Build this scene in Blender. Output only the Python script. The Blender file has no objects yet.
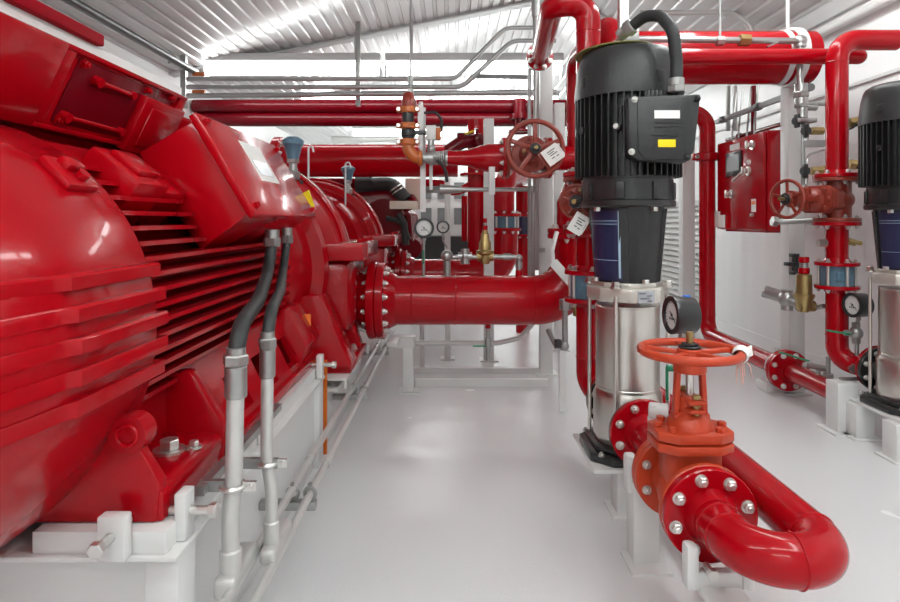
import bpy, bmesh, math, random
from mathutils import Vector, Matrix, Quaternion
random.seed(7)
C = bpy.context.scene.collection
PI = math.pi
V = Vector
F, CX, HY, CAMZ = 600.0, 452.0, 220.0, 1.0      # focal length and vanishing point of the photograph, eye height

def at(px, py, Y):
    """world point seen at a picture position, at depth Y"""
    return V(((px - CX) / F * Y, Y, CAMZ - (py - HY) / F * Y))

# ------------------------------------------------------------------ materials
def mat(name, col, rough=.4, metal=0., coat=0., bump=0., bscale=60., var=0., vscale=8., emit=None, spec=.5, rvar=0.):
    m = bpy.data.materials.new(name); m.use_nodes = True
    nt = m.node_tree; b = nt.nodes['Principled BSDF']
    b.inputs['Base Color'].default_value = (*col, 1)
    b.inputs['Roughness'].default_value = rough
    b.inputs['Metallic'].default_value = metal
    b.inputs['Coat Weight'].default_value = coat
    b.inputs['Coat Roughness'].default_value = .06
    b.inputs['Specular IOR Level'].default_value = spec
    if emit:
        b.inputs['Emission Color'].default_value = (*emit[0], 1)
        b.inputs['Emission Strength'].default_value = emit[1]
    tc = nt.nodes.new('ShaderNodeTexCoord')
    def noise(s, d=3):
        n = nt.nodes.new('ShaderNodeTexNoise'); n.inputs['Scale'].default_value = s
        n.inputs['Detail'].default_value = d
        nt.links.new(tc.outputs['Object'], n.inputs['Vector']); return n
    if var:
        n = noise(vscale)
        mx = nt.nodes.new('ShaderNodeMix'); mx.data_type = 'RGBA'
        mx.inputs[6].default_value = (*[c * (1 - var) for c in col], 1)
        mx.inputs[7].default_value = (*[min(1, c * (1 + var)) for c in col], 1)
        nt.links.new(n.outputs['Fac'], mx.inputs[0]); nt.links.new(mx.outputs[2], b.inputs['Base Color'])
    if rvar:
        n = noise(vscale * 1.7)
        mr = nt.nodes.new('ShaderNodeMapRange')
        mr.inputs['To Min'].default_value = max(.02, rough - rvar); mr.inputs['To Max'].default_value = rough + rvar
        nt.links.new(n.outputs['Fac'], mr.inputs['Value']); nt.links.new(mr.outputs['Result'], b.inputs['Roughness'])
    if bump:
        n = noise(bscale, 2)
        bp = nt.nodes.new('ShaderNodeBump'); bp.inputs['Strength'].default_value = bump
        bp.inputs['Distance'].default_value = .01
        nt.links.new(n.outputs['Fac'], bp.inputs['Height']); nt.links.new(bp.outputs['Normal'], b.inputs['Normal'])
    return m

RED = mat('red_enamel', (.36, .0009, .0058), .22, coat=.28, var=.04, rvar=.04, bump=.03, bscale=45, spec=.13)
REDC = mat('red_cast_enamel', (.345, .0009, .0056), .24, coat=.28, var=.04, rvar=.03, bump=.06, bscale=60, spec=.14)
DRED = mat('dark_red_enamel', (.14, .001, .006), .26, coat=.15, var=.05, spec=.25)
ORED = mat('oxide_red_enamel', (.46, .050, .018), .36, spec=.3, coat=.05, bump=.12, bscale=55, var=.1)
BROWN = mat('brown_oxide_enamel', (.235, .028, .015), .38, bump=.12, bscale=55, var=.1)
ORANGE = mat('orange_enamel', (.50, .13, .03), .38, bump=.06, var=.08)
SAFETY = mat('safety_orange', (.72, .16, .01), .4)
WHITE = mat('white_painted_steel', (.68, .68, .67), .38, bump=.03, bscale=30, var=.02)
WALLM = mat('white_wall_sheet', (.86, .86, .86), .33, bump=.05, bscale=5, var=.02, vscale=2)
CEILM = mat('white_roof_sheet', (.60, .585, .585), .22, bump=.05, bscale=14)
TRIMM = mat('white_trim', (.55, .55, .55), .4)
GALV = mat('galvanised_steel', (.38, .38, .37), .32, metal=.8, var=.08, vscale=30, rvar=.08)
CONDUIT = mat('grey_conduit', (.56, .555, .54), .38, metal=.35, var=.05)
RACK = mat('zinc_conduit', (.40, .40, .395), .34, metal=.65)
MATTRED = mat('matt_red_enamel', (.24, .0015, .008), .6, spec=.05)
STEEL = mat('stainless_steel', (.66, .63, .59), .30, metal=1.)
CASTST = mat('cast_stainless', (.62, .59, .54), .4, metal=.75, bump=.1, bscale=90)
ZINC = mat('zinc_bolts', (.72, .71, .68), .3, metal=.9)
BLACK = mat('black_enamel', (.013, .013, .014), .34, coat=.1, bump=.05, bscale=70)
BPLAST = mat('black_plastic', (.016, .016, .017), .42, bump=.08, bscale=120)
RUBBER = mat('black_rubber', (.018, .019, .02), .55)
BRASS = mat('brass', (.36, .26, .11), .35, metal=.85, var=.1, vscale=40)
BLUEG = mat('blue_grey_enamel', (.09, .17, .235), .42, var=.08)
NAVY = mat('navy_label', (.018, .022, .065), .3)
SKYL = mat('pale_blue_print', (.35, .5, .62), .4)
GREEN = mat('green_vinyl', (.01, .22, .11), .45)
YELLOW = mat('yellow_sticker', (.85, .62, .0), .4)
PAPER = mat('white_card', (.82, .81, .78), .55)
INK = mat('dark_ink', (.05, .05, .06), .5)
CREAM = mat('cream_enamel', (.74, .69, .58), .4)
DIAL = mat('gauge_dial', (.62, .62, .60), .35)
GLASSG = mat('screen_glass', (.10, .11, .12), .12)
SCREEN = mat('screen_grey', (.25, .27, .28), .2)
SILV = mat('silver_label', (.45, .47, .5), .25, metal=.6)
OLIVE = mat('olive_underside', (.20, .20, .06), .5)
GLAZE = mat('grey_pane', (.16, .17, .17), .2)
LAMP = mat('lit_diffuser', (.9, .9, .9), .4, emit=((.95, 1.0, .985), 15.0))
LAMP3 = mat('bright_lit_diffuser', (.9, .9, .9), .4, emit=((.95, 1.0, .985), 26.0))
LAMP2 = mat('soft_lit_diffuser', (.9, .9, .9), .4, emit=((.95, 1.0, .985), 8.0))

# ------------------------------------------------------------------ shape collector
def quat(axis):
    return V(axis).normalized().to_track_quat('Z', 'Y')

def fillet(pts, r, n=8):
    pts = [V(p) for p in pts]
    if r <= 0 or len(pts) < 3: return pts
    out = [pts[0]]
    for i in range(1, len(pts) - 1):
        p, a, b = pts[i], pts[i-1] - pts[i], pts[i+1] - pts[i]
        la, lb = a.length, b.length
        a, b = a / la, b / lb
        ang = a.angle(b)
        if ang > PI - .02: out.append(p); continue
        lim = min(la * (.5 if i > 1 else .999), lb * (.5 if i < len(pts) - 2 else .999))
        d = min(r / math.tan(ang / 2), lim); rr = d * math.tan(ang / 2)
        c = p + (a + b).normalized() * (rr / math.sin(ang / 2))
        v0 = (p + a * d) - c; v1 = (p + b * d) - c
        ax = v0.cross(v1).normalized(); tot = v0.angle(v1)
        for k in range(n + 1):
            out.append(c + Quaternion(ax, tot * k / n) @ v0)
    out.append(pts[-1])
    return out

class B:
    def __init__(s, M=None):
        s.bm = bmesh.new(); s.M = M
    def _merge(s, t):
        me = bpy.data.meshes.new('t'); t.to_mesh(me); t.free(); s.bm.from_mesh(me); bpy.data.meshes.remove(me)
    def _grid(s, rings, close=True, caps=True):
        bm = s.bm; R = [[bm.verts.new(p) for p in r] for r in rings]; n = len(R[0])
        for i in range(len(R) - 1):
            for k in range(n if close else n - 1):
                k2 = (k + 1) % n
                try: bm.faces.new((R[i][k], R[i][k2], R[i+1][k2], R[i+1][k]))
                except ValueError: pass
        if caps:
            for r, rev in ((R[0], True), (R[-1], False)):
                try: bm.faces.new(list(reversed(r)) if rev else r)
                except ValueError: pass
        return s
    def box(s, c, size, rot=None, bev=0., seg=2):
        t = bmesh.new(); bmesh.ops.create_cube(t, size=1)
        bmesh.ops.scale(t, vec=V(size), verts=t.verts)
        if bev: bmesh.ops.bevel(t, geom=t.edges[:], offset=min(bev, .45 * min(size)), segments=seg, profile=.5, affect='EDGES')
        m = Matrix.Translation(V(c))
        if rot is not None: m = m @ (rot.to_4x4() if isinstance(rot, (Matrix, Quaternion)) and not isinstance(rot, Quaternion) else rot.to_matrix().to_4x4() if isinstance(rot, Quaternion) else rot)
        t.transform(m); s._merge(t); return s
    def box2(s, a, b, bev=0.):
        a, b = V(a), V(b)
        return s.box((a + b) / 2, [abs(b[i] - a[i]) for i in range(3)], None, bev)
    def bar(s, p0, p1, w, h, up=(0, 0, 1), bev=0.):
        """rectangular bar from p0 to p1"""
        p0, p1 = V(p0), V(p1); d = p1 - p0; z = d.normalized()
        x = V(up).cross(z)
        if x.length < 1e-4: x = V((1, 0, 0)).cross(z)
        x.normalize(); y = z.cross(x)
        m = Matrix((x, y, z)).transposed()
        return s.box((p0 + p1) / 2, (w, h, d.length), m, bev)
    def cyl(s, p0, p1, r0, r1=None, seg=24, bev=0.):
        p0, p1 = V(p0), V(p1); r1 = r0 if r1 is None else r1
        L = (p1 - p0).length
        if bev: prof = [(0, r0 - bev), (bev, r0), (L - bev, r1), (L, r1 - bev)]
        else: prof = [(0, r0), (L, r1)]
        return s.lathe(prof, p0, p1 - p0, seg)
    def hexa(s, p0, p1, r): return s.cyl(p0, p1, r, seg=6, bev=r * .12)
    def lathe(s, prof, o, axis=(0, 0, 1), seg=40, caps=True):
        q = quat(axis); o = V(o)
        return s._grid([[o + q @ V((r * math.cos(2 * PI * k / seg), r * math.sin(2 * PI * k / seg), t)) for k in range(seg)] for t, r in prof], True, caps)
    def tube(s, pts, r, bend=0., seg=16, n=8):
        p = fillet(pts, bend, n); rings = []; up = None
        for i, q in enumerate(p):
            d = (p[min(i + 1, len(p) - 1)] - p[max(i - 1, 0)]).normalized()
            if up is None:
                up = V((0, 0, 1)) if abs(d.z) < .9 else V((1, 0, 0))
            x = up - d * up.dot(d); x.normalize(); y = d.cross(x); up = x
            rings.append([q + (x * math.cos(2 * PI * k / seg) + y * math.sin(2 * PI * k / seg)) * r for k in range(seg)])
        return s._grid(rings)
    def torus(s, c, axis, R, r, n=40, m=10):
        q = quat(axis); c = V(c); rings = []
        for i in range(n + 1):
            a = 2 * PI * i / n
            rings.append([c + q @ V(((R + r * math.cos(2 * PI * k / m)) * math.cos(a), (R + r * math.cos(2 * PI * k / m)) * math.sin(a), r * math.sin(2 * PI * k / m))) for k in range(m)])
        s._grid(rings, True, False); bmesh.ops.remove_doubles(s.bm, verts=s.bm.verts[:], dist=1e-6); return s
    def ball(s, c, r, sc=(1, 1, 1), seg=20):
        t = bmesh.new(); bmesh.ops.create_uvsphere(t, u_segments=seg, v_segments=seg // 2, radius=r)
        t.transform(Matrix.Translation(V(c)) @ Matrix.Diagonal((*sc, 1))); s._merge(t); return s
    def prism(s, poly, vec, bev=0.):
        t = bmesh.new(); a = [t.verts.new(V(p)) for p in poly]; b = [t.verts.new(V(p) + V(vec)) for p in poly]; n = len(a)
        t.faces.new(a); t.faces.new(list(reversed(b)))
        for i in range(n): t.faces.new((a[i], b[i], b[(i+1) % n], a[(i+1) % n]))
        bmesh.ops.recalc_face_normals(t, faces=t.faces[:])
        if bev: bmesh.ops.bevel(t, geom=t.edges[:], offset=bev, segments=2, profile=.5, affect='EDGES')
        s._merge(t); return s
    def plate_holes(s, us, vs, skip, f, th):
        """plate over a grid of us x vs cells mapped by f(u,v); cells in skip stay open; th is a thickness vector"""
        t = bmesh.new(); g = {(i, j): t.verts.new(f(u, v)) for i, u in enumerate(us) for j, v in enumerate(vs)}
        for i in range(len(us) - 1):
            for j in range(len(vs) - 1):
                if (i, j) not in skip: t.faces.new((g[i, j], g[i+1, j], g[i+1, j+1], g[i, j+1]))
        r = bmesh.ops.extrude_face_region(t, geom=t.faces[:] + t.edges[:] + t.verts[:])
        bmesh.ops.translate(t, vec=V(th), verts=[x for x in r['geom'] if isinstance(x, bmesh.types.BMVert)])
        bmesh.ops.delete(t, geom=[v for v in t.verts if not v.link_faces], context='VERTS')
        bmesh.ops.recalc_face_normals(t, faces=t.faces[:]); s._merge(t); return s

ORI = {}
def origin(o):
    while o.parent: o = o.parent
    return ORI[o.name]

def finish(name, b, m, parent, loc):
    bm = b.bm
    if b.M is not None: bm.transform(b.M)
    bm.transform(Matrix.Translation(-V(loc)))
    bmesh.ops.recalc_face_normals(bm, faces=bm.faces[:])
    for f in bm.faces: f.smooth = True
    for e in bm.edges:
        if len(e.link_faces) == 2 and e.link_faces[0].normal.angle(e.link_faces[1].normal, 0) > .62: e.smooth = False
    me = bpy.data.meshes.new(name); bm.to_mesh(me); bm.free(); me.materials.append(m)
    o = bpy.data.objects.new(name, me); C.objects.link(o)
    if parent: o.parent = parent
    else: o.location = loc; ORI[o.name] = V(loc)
    return o

def pieces(name, b, m, parent, label=None):
    """like part(), but every piece that stands clear of the others becomes a part of its own"""
    bm = b.bm; seen = set(); isl = []
    for v in bm.verts:
        if v in seen: continue
        st = [v]; seen.add(v); g = []
        while st:
            x = st.pop(); g.append(x)
            for e in x.link_edges:
                y = e.other_vert(x)
                if y not in seen: seen.add(y); st.append(y)
        isl.append(g)
    bx = [([min(v.co[i] for v in g) - .001 for i in range(3)], [max(v.co[i] for v in g) + .001 for i in range(3)], [k]) for k, g in enumerate(isl)]
    done = False
    while not done:
        done = True
        for i in range(len(bx)):
            for j in range(i + 1, len(bx)):
                A, Bb = bx[i], bx[j]
                if all(A[0][k] <= Bb[1][k] and Bb[0][k] <= A[1][k] for k in range(3)):
                    bx[i] = ([min(A[0][k], Bb[0][k]) for k in range(3)], [max(A[1][k], Bb[1][k]) for k in range(3)], A[2] + Bb[2]); del bx[j]; done = False; break
            if not done: break
    out = []
    for _, _, ids in bx:
        c = B(b.M); keep = set(v for k in ids for v in isl[k]); mp = {v: c.bm.verts.new(v.co) for v in keep}
        for f in bm.faces:
            if f.verts[0] in keep:
                try: c.bm.faces.new([mp[v] for v in f.verts])
                except ValueError: pass
        out.append(part(name, c, m, parent, label))
    bm.free(); return out[0]

def tag(o, label, cat, group=None):
    o['label'] = label; o['category'] = cat
    if group: o['group'] = group
    return o
def thing(name, label, cat, loc, group=None):
    o = bpy.data.objects.new(name, None); o.empty_display_size = .1; C.objects.link(o); o.location = V(loc); ORI[o.name] = V(loc)
    return tag(o, label, cat, group)
def part(name, b, m, parent, label=None):
    o = finish(name, b, m, parent, origin(parent))
    if label: o['label'] = label
    return o
def solo(name, b, m, label, cat, group=None):
    bm = b.bm
    vs = [(b.M @ v.co if b.M is not None else v.co) for v in bm.verts]
    lo = V([min(v[i] for v in vs) for i in range(3)]); hi = V([max(v[i] for v in vs) for i in range(3)])
    return tag(finish(name, b, m, None, V(((lo.x + hi.x) / 2, (lo.y + hi.y) / 2, lo.z))), label, cat, group)
def struct(name, b, m):
    o = finish(name, b, m, None, V((0, 0, 0))); o['kind'] = 'structure'; return o
def copy_tree(o, loc=None, parent=None):
    c = o.copy(); C.objects.link(c)
    if parent: c.parent = parent
    if loc is not None: c.location = V(loc); ORI[c.name] = V(loc)
    for ch in list(o.children): copy_tree(ch, None, c)
    return c

_nut = {}
def nut_mesh(m):
    if m.name not in _nut:
        b = B(); b.cyl((0, 0, 0), (0, 0, .18), 1.25, seg=14); b.hexa((0, 0, .16), (0, 0, 1.05), 1.0); b.cyl((0, 0, 1.0), (0, 0, 1.6), .58, seg=10, bev=.08)
        bm = b.bm
        for f in bm.faces: f.smooth = False
        me = bpy.data.meshes.new('flange_bolt'); bm.to_mesh(me); bm.free(); me.materials.append(m); _nut[m.name] = me
    return _nut[m.name]
def bolt(parent, p, axis, size, m=None, name='flange_bolt'):
    o = bpy.data.objects.new(name, nut_mesh(m or ZINC)); C.objects.link(o); o.parent = parent
    o.location = V(p) - origin(parent); o.rotation_mode = 'QUATERNION'; o.rotation_quaternion = quat(axis); o.scale = (size,) * 3
    return o
def flange(parent, c, axis, R, t, n, size, m, bm=None, name='flange', a0=.5, bcr=.8, hub=None):
    """disc flange centred at c (its gasket face), thickness t along axis (pointing away from the joint), nuts on the outer face"""
    ax = V(axis).normalized(); c = V(c); b = B()
    b.cyl(c, c + ax * t, R, seg=48, bev=t * .12)
    if hub: b.cyl(c + ax * t * .9, c + ax * (t + hub[0]), hub[1] * 1.25, hub[1] * 1.02, seg=36)
    f = part(name, b, m, parent)
    q = quat(ax)
    for k in range(n):
        a = 2 * PI * (k + a0) / n
        bolt(f, c + ax * t + q @ V((R * bcr * math.cos(a), R * bcr * math.sin(a), 0)), ax, size, bm)
    return f
# ------------------------------------------------------------------ the setting
XL, XR, Y0, Y1 = -2.6, 2.42, -2.2, 12.0
RIDGE = 1.0
def zc(x):
    zr = 2.42 + .2 * (RIDGE + 2.26)
    return 2.42 + .2 * (x + 2.26) if x <= RIDGE else zr - (x - RIDGE) * (zr - 2.36) / (XR - RIDGE)

def floor_material():
    m = mat('grey_epoxy_floor', (.70, .70, .71), .25, bump=.12, bscale=150, var=.03, vscale=1.3, rvar=.06)
    return m
FLOORM = floor_material()
b = B(); b.box2((XL - .1, Y0 - .1, -.08), (XR + .1, Y1 + .1, 0)); floor_o = struct('floor', b, FLOORM)

def sheet(xs_fn, y0, y1, dz):
    """corrugated roof sheet running along Y"""
    b = B(); xs = []; x = XL
    while x < XR:
        xs += [(x, 0), (x + .030, 0), (x + .038, .012), (x + .062, .012), (x + .070, 0)]
        x += .10
    xs = [(min(a, XR), h) for a, h in xs] + [(XR, 0)]
    top = [V((a, y0, zc(a) + h + dz)) for a, h in xs]; bot = [V((p.x, y1, p.z)) for p in top]
    for i in range(len(top) - 1):
        if top[i+1].x - top[i].x < 1e-5: continue
        b.bm.faces.new([b.bm.verts.new(q) for q in (top[i], top[i+1], bot[i+1], bot[i])])
    bmesh.ops.remove_doubles(b.bm, verts=b.bm.verts[:], dist=1e-5)
    for rib in (XL, XR): pass
    return b
b = sheet(None, Y0 - .1, 5.62, 0.0)
b2 = sheet(None, 5.6, Y1 + .1, .02)
me = bpy.data.meshes.new('t'); b2.bm.to_mesh(me); b.bm.from_mesh(me)
# a plain deck above the corrugated sheets
for xa, xb in ((XL - .1, RIDGE), (RIDGE, XR + .1)):
    b.prism([(xa, Y0 - .1, zc(xa) + .05), (xb, Y0 - .1, zc(xb) + .05), (xb, Y0 - .1, zc(xb) + .12), (xa, Y0 - .1, zc(xa) + .12)], (0, Y1 - Y0 + .2, 0))
struct('ceiling', b, CEILM)
def wall_x(name, x, out):
    b = B(); ys = []; y = Y0
    us = [Y0 + i * (Y1 - Y0) / 284 for i in range(285)]
    top = zc(x)
    pts = [(u, (0, 0, .0012, .0012)[i % 4]) for i, u in enumerate(us)]
    A = [V((x + out * d, u, 0)) for u, d in pts]; T = [V((x + out * d, u, top + .03)) for u, d in pts]
    for i in range(len(A) - 1):
        b.bm.faces.new([b.bm.verts.new(q) for q in (A[i], A[i+1], T[i+1], T[i])])
    bmesh.ops.remove_doubles(b.bm, verts=b.bm.verts[:], dist=1e-5)
    b.box2((x + out * .02, Y0 - .1, 0), (x + out * .1, Y1 + .1, top + .06))
    return struct(name, b, WALLM)
wall_x('wall_left', XL, -1); wall_x('wall_right', XR, 1)
def wall_y(name, y, out):
    b = B()
    poly = [(XL - .1, y, 0), (XR + .1, y, 0), (XR + .1, y, zc(XR) + .05), (RIDGE, y, zc(RIDGE) + .05), (XL - .1, y, zc(XL) + .05)]
    b.prism(poly, (0, out * .1, 0)); return struct(name, b, WALLM)
wall_y('wall_back', Y1, 1); wall_y('wall_front', Y0, -1)
b = B()                                                      # flashing strip over the roof joint
for xa, xb in ((XL, RIDGE), (RIDGE, XR)):
    b.prism([(xa, 5.5, zc(xa) - .002), (xb, 5.5, zc(xb) - .002), (xb, 5.5, zc(xb) - .02), (xa, 5.5, zc(xa) - .02)], (0, .12, 0))
struct('trim_1', b, TRIMM)
b = B(); b.prism([(XR - .002, Y0, 2.28), (XR - .03, Y0, 2.28), (XR - .06, Y0, 2.36), (XR - .002, Y0, 2.42)], (0, Y1 - Y0, 0)); struct('trim_2', b, TRIMM)
b = B(); b.box2((XR - .012, Y0, 0), (XR - .002, Y1, .10)); struct('baseboard_right', b, WALLM)
b = B(); b.box2((XR - .02, Y0, 1.80), (XR - .002, 7.9, 1.822), .004); struct('trim_3', b, WHITE)

# ------------------------------------------------------------------ lamps
def batten(loc, L, label, horizontal=True, m=None):
    t = thing('ceiling_lamp', label, 'lamp', loc, 'strip lamps under the roof')
    x, y, z = loc; d = V((L / 2, 0, 0)) if horizontal else V((0, L / 2, 0))
    b = B()
    b.bar(V(loc) - d + V((0, 0, .124)), V(loc) + d + V((0, 0, .124)), .20, .07, bev=.01)
    for s in (-1, 1):
        b.bar(V(loc) + d * s * .985 + V((0, 0, 0)), V(loc) + d * s + V((0, 0, 0)), .12, .11)
        q = V(loc) + d * s * .7; b.cyl(q + V((0, 0, .15)), V((q.x, q.y, zc(q.x) + .005)), .008, seg=8)
    part('housing', b, TRIMM, t)
    b = B(); q = V(loc); b.bar(q - d * .98 + V((0, 0, .04)), q + d * .98 + V((0, 0, .04)), .12, .095, bev=.02)
    part('diffuser', b, m or LAMP, t)
    return t
batten((-1.44, 5.45, 2.335), 1.6, 'long white strip lamp hanging behind the silver conduits on the motor side', True, LAMP2)
batten((.20, 5.45, 2.335), 1.6, 'long white strip lamp behind the bent silver conduits near the pale column', True, LAMP2)
batten((-1.1, 7.6, 2.46), 1.6, 'farther strip lamp glowing just over the dark red sprinkler mains on the motor side', True)
batten((.55, 7.6, 2.46), 1.6, 'farther strip lamp glowing over the dark red mains beside the tall valve riser', True)
for i, (x, y, hz) in enumerate(((-.9, .2, 1), (.9, .2, 1), (-1.0, 2.9, 1), (1.45, .9, 0), (1.5, 2.85, 0), (-.9, 10.0, 1), (.9, 10.0, 1), (.2, -1.3, 1))):  # all but the entrance lamp are added for fill light
    if i in (2,): continue
    batten((x, y, zc(x) - .28), 1.5, ['strip lamp overhead above the finned motor, behind the camera side', 'strip lamp overhead above the front gate valve', '', 'strip lamp running lengthwise over the black pump motors', 'strip lamp running lengthwise above the red control cabinet', 'strip lamp at the far end of the room, engine side', 'strip lamp at the far end of the room, cabinet side', 'strip lamp by the entrance end of the room'][i], bool(hz), LAMP3 if y > 9 else None)
# ------------------------------------------------------------------ electric motor
AX, AZ = -1.083, .77
motor = thing('electric_motor', 'huge red finned electric motor on a white plinth', 'motor', (AX, 1.9, .398))
def axis_lathe(b, prof, seg=72):            # profile (Y, R) about the shaft axis
    return b.lathe([(y - prof[0][0], r) for y, r in prof], (AX, prof[0][0], AZ), (0, 1, 0), seg)
b = B()
prof = [(.50, .02), (.50, .20), (.56, .29), (.66, .36), (.80, .415), (.90, .44), (.985, .45), (1.285, .45), (1.30, .444), (1.30, .40), (1.27, .39)]
axis_lathe(b, prof, 96)
def Rcov(y):
    for (a, ra), (c, rc) in zip(prof[1:], prof[2:]):
        if a <= y <= c and c > a: return ra + (rc - ra) * (y - a) / (c - a)
    return .45
for side in (1, -1):
    for k, z in enumerate((.895, .842, .789, .736, .683)):      # ledge-shaped ribs on the flank of the cowl
        rings = []
        ys = [.66, .72, .80, .88, .96, .985, 1.0, 1.10, 1.20, 1.305]
        for y in ys:
            R = Rcov(min(y, 1.28))
            def xs(zz): return math.sqrt(max(R * R - (zz - AZ) ** 2, .0004))
            lift = .017 if y > .99 else .005
            zt, zb = z + .014, z - .016
            rings.append([V((AX + side * (xs(zt) - .02), y, zt)), V((AX + side * (xs(zt) + lift * .8), y, zt)), V((AX + side * (xs(z) + lift), y, z + .009)), V((AX + side * (xs(z) + lift), y, z - .013)), V((AX + side * (xs(zb) - .02), y, zb))])
        b._grid(rings)
cowl = part('fan_cover', b, REDC, motor)
b = B()                                                        # lifting pad on the cowl
n = V((math.cos(.78), 0, math.sin(.78))); tq = V((-n.z, 0, n.x)); c = V((AX, 1.19, AZ)) + n * .447
m = Matrix((tq, V((0, 1, 0)), n)).transposed()
b.box(c + n * .008, (.085, .10, .022), m, .009); b.box(c + n * .02 + tq * .012, (.03, .05, .03), m, .006)
b.cyl(c + n * .02 - tq * .02, c + n * .034 - tq * .02, .012, seg=12)
part('lifting_pad', b, RED, motor)
b = B(); n = V((math.cos(.90), 0, math.sin(.90))); tq = V((-n.z, 0, n.x)); c = V((AX, 1.50, AZ)) + n * .445; m = Matrix((tq, V((0, 1, 0)), n)).transposed(); b.box(c - n * .05, (.15, .16, .14), m, .012); b.box(c + n * .025, (.09, .10, .02), m, .006); b.box(c - n * .08 + V((0, .16, 0)), (.12, .18, .14), m, .01)
part('frame_lug', b, RED, motor)
b = B(); p = at(110, 398, 1.17); b.cyl(p - V((.03, 0, 0)), p + V((.012, -.012, 0)), .011, seg=12); part('drain_plug', b, ZINC, motor)

b = B()                                                        # frame with its horizontal cooling fins
axis_lathe(b, [(1.25, .33), (2.60, .335)], 64)
for side in (1, -1):
    for k in range(17):
        z = .602 + .0345 * k; dz = z - AZ
        R = .432
        x1 = math.sqrt(R * R - dz * dz); x0 = .2
        ye = 2.53 if z < .93 else (1.80 if z < 1.11 else 2.53)
        if side < 0: ye = 2.53
        th = .0052
        e = .018 * ((k * 7) % 3)
        poly = [(AX + side * x0, 1.28, z), (AX + side * x1, 1.28, z), (AX + side * x1, ye - .10 - e, z), (AX + side * (x1 - .035), ye - .045, z), (AX + side * (x1 - .09), ye, z), (AX + side * x0, ye, z)]
        b.prism([V((p[0], p[1], p[2] - th)) for p in poly], (0, 0, 2 * th))
for k in range(9):                                              # upright fins over the crown
    x = -.20 + .05 * k; zt = math.sqrt(.432 ** 2 - x * x)
    b.prism([(AX + x - .005, 1.28, AZ + .2), (AX + x - .005, 2.5, AZ + .2), (AX + x - .005, 2.45, AZ + zt), (AX + x - .005, 1.28, AZ + zt)], (.01, 0, 0))
part('finned_frame', b, REDC, motor)
b = B(); axis_lathe(b, [(2.50, .345), (2.56, .40), (2.70, .425), (2.76, .44), (2.775, .492), (2.83, .50), (2.845, .492), (2.845, .30)], 88)
part('drive_end_shield', b, REDC, motor)
b = B(); b.cyl((AX, 2.84, AZ), (AX, 2.90, AZ), .09, seg=24); part('shaft', b, ZINC, motor)

def foot(side):
    f = lambda x: AX + side * (x - AX)
    b = B(); bz = .398
    b.prism([(f(-.575), 1.195, bz), (f(-.575), 1.195, .455), (f(-.590), 1.195, .470), (f(-.92), 1.195, .470), (f(-.92), 1.195, bz)], (0, .35, 0), .006)
    # front gusset plate rising to the frame
    b.prism([(f(-.585), 1.19, bz), (f(-.579), 1.19, .476), (f(-.655), 1.19, .605), (f(-.72), 1.19, .63), (f(-.95), 1.19, .60), (f(-.93), 1.19, bz)], (0, .035, 0), .008)
    b.prism([(f(-.715), 1.21, .44), (f(-.715), 1.21, .60), (f(-.90), 1.21, .62), (f(-.90), 1.21, .44)], (0, .38, 0), .006)
    b.prism([(f(-.572), 1.50, bz), (f(-.572), 1.50, .49), (f(-.655), 1.50, .62), (f(-.92), 1.50, .62), (f(-.92), 1.50, bz)], (0, .045, 0), .008)
    # long web with cast windows
    def fm(u, v): return V((f(-.583 - .11 * v ** 1.2), u, bz + v * .225))
    b.plate_holes([1.52, 1.70, 1.82, 1.94, 2.08, 2.22, 2.34, 2.48, 2.58], [0, .22, .68, 1.0], {(1, 1), (3, 1), (5, 1)} , fm, (-.028 * side, 0, 0))
    b.prism([(f(-.572), 1.50, bz), (f(-.572), 1.50, .43), (f(-.92), 1.50, .43), (f(-.92), 1.50, bz)], (0, 1.08, 0), .004)
    b.prism([(f(-.60), 2.36, .42), (f(-.572), 2.36, .50), (f(-.655), 2.36, .65), (f(-.92), 2.36, .62), (f(-.92), 2.36, .42)], (0, .22, 0), .008)
    # rounded ear with its hole boss
    b.cyl((f(-.640), 1.18, .575), (f(-.640), 1.225, .575), .038, seg=20); b.torus((f(-.640), 1.178, .575), (0, 1, 0), .02, .005, 20, 6)
    p = part('foot', b, RED, motor)
    for (px, py_, r) in ((-.648, 1.375, .022), (-.600, 1.395, .011)):
        bb = B(); q = V((f(px), py_, .470)); bb.cyl(q, q + V((0, 0, .006)), r * 1.6, seg=24); bb.hexa(q + V((0, 0, .006)), q + V((0, 0, .006 + r)), r)
        bo = part('foot_bolt', bb, ZINC, p)
    return p
foot(1); foot(-1)

# small slanted terminal box on the shoulder
Ya, Yb = 1.75, 2.50
Q = [at(138, 153, Ya), at(192, 121, Ya), at(248, 215, Ya), at(200, 250, Ya)]
edge = (Q[2] - Q[1]); ev = edge.normalized(); nv = V((-ev.z, 0, ev.x));
if nv.x < 0: nv = -nv
b = B(); b.prism(Q, (0, Yb - Ya, 0), .006)
b.prism([Q[3] + V((-.02, .1, .03)), Q[3] + V((-.16, .1, -.02)), Q[0] + V((-.10, .1, -.12)), Q[0] + V((.02, .1, -.02))], (0, .55, 0))
tb = part('terminal_box', b, RED, motor)
b = B(); o = .014
b.prism([Q[1] - ev * o, Q[2] + ev * o, Q[2] + ev * o + nv * .026, Q[1] - ev * o + nv * .026], (0, Yb - Ya + 2 * o, 0), .005)
b.bm.verts.ensure_lookup_table(); bmesh.ops.translate(b.bm, vec=(0, -o, 0), verts=b.bm.verts[:])
lid = part('terminal_box_lid', b, RED, tb)
def onlid(u, v, h): return Q[1] + edge * v + V((0, u * (Yb - Ya), 0)) + nv * (.026 + h)
for u in (.03, .97):
    for v in (.05, .95): bolt(tb, onlid(u, v, 0), nv, .011, RED, 'lid_bolt')
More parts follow.
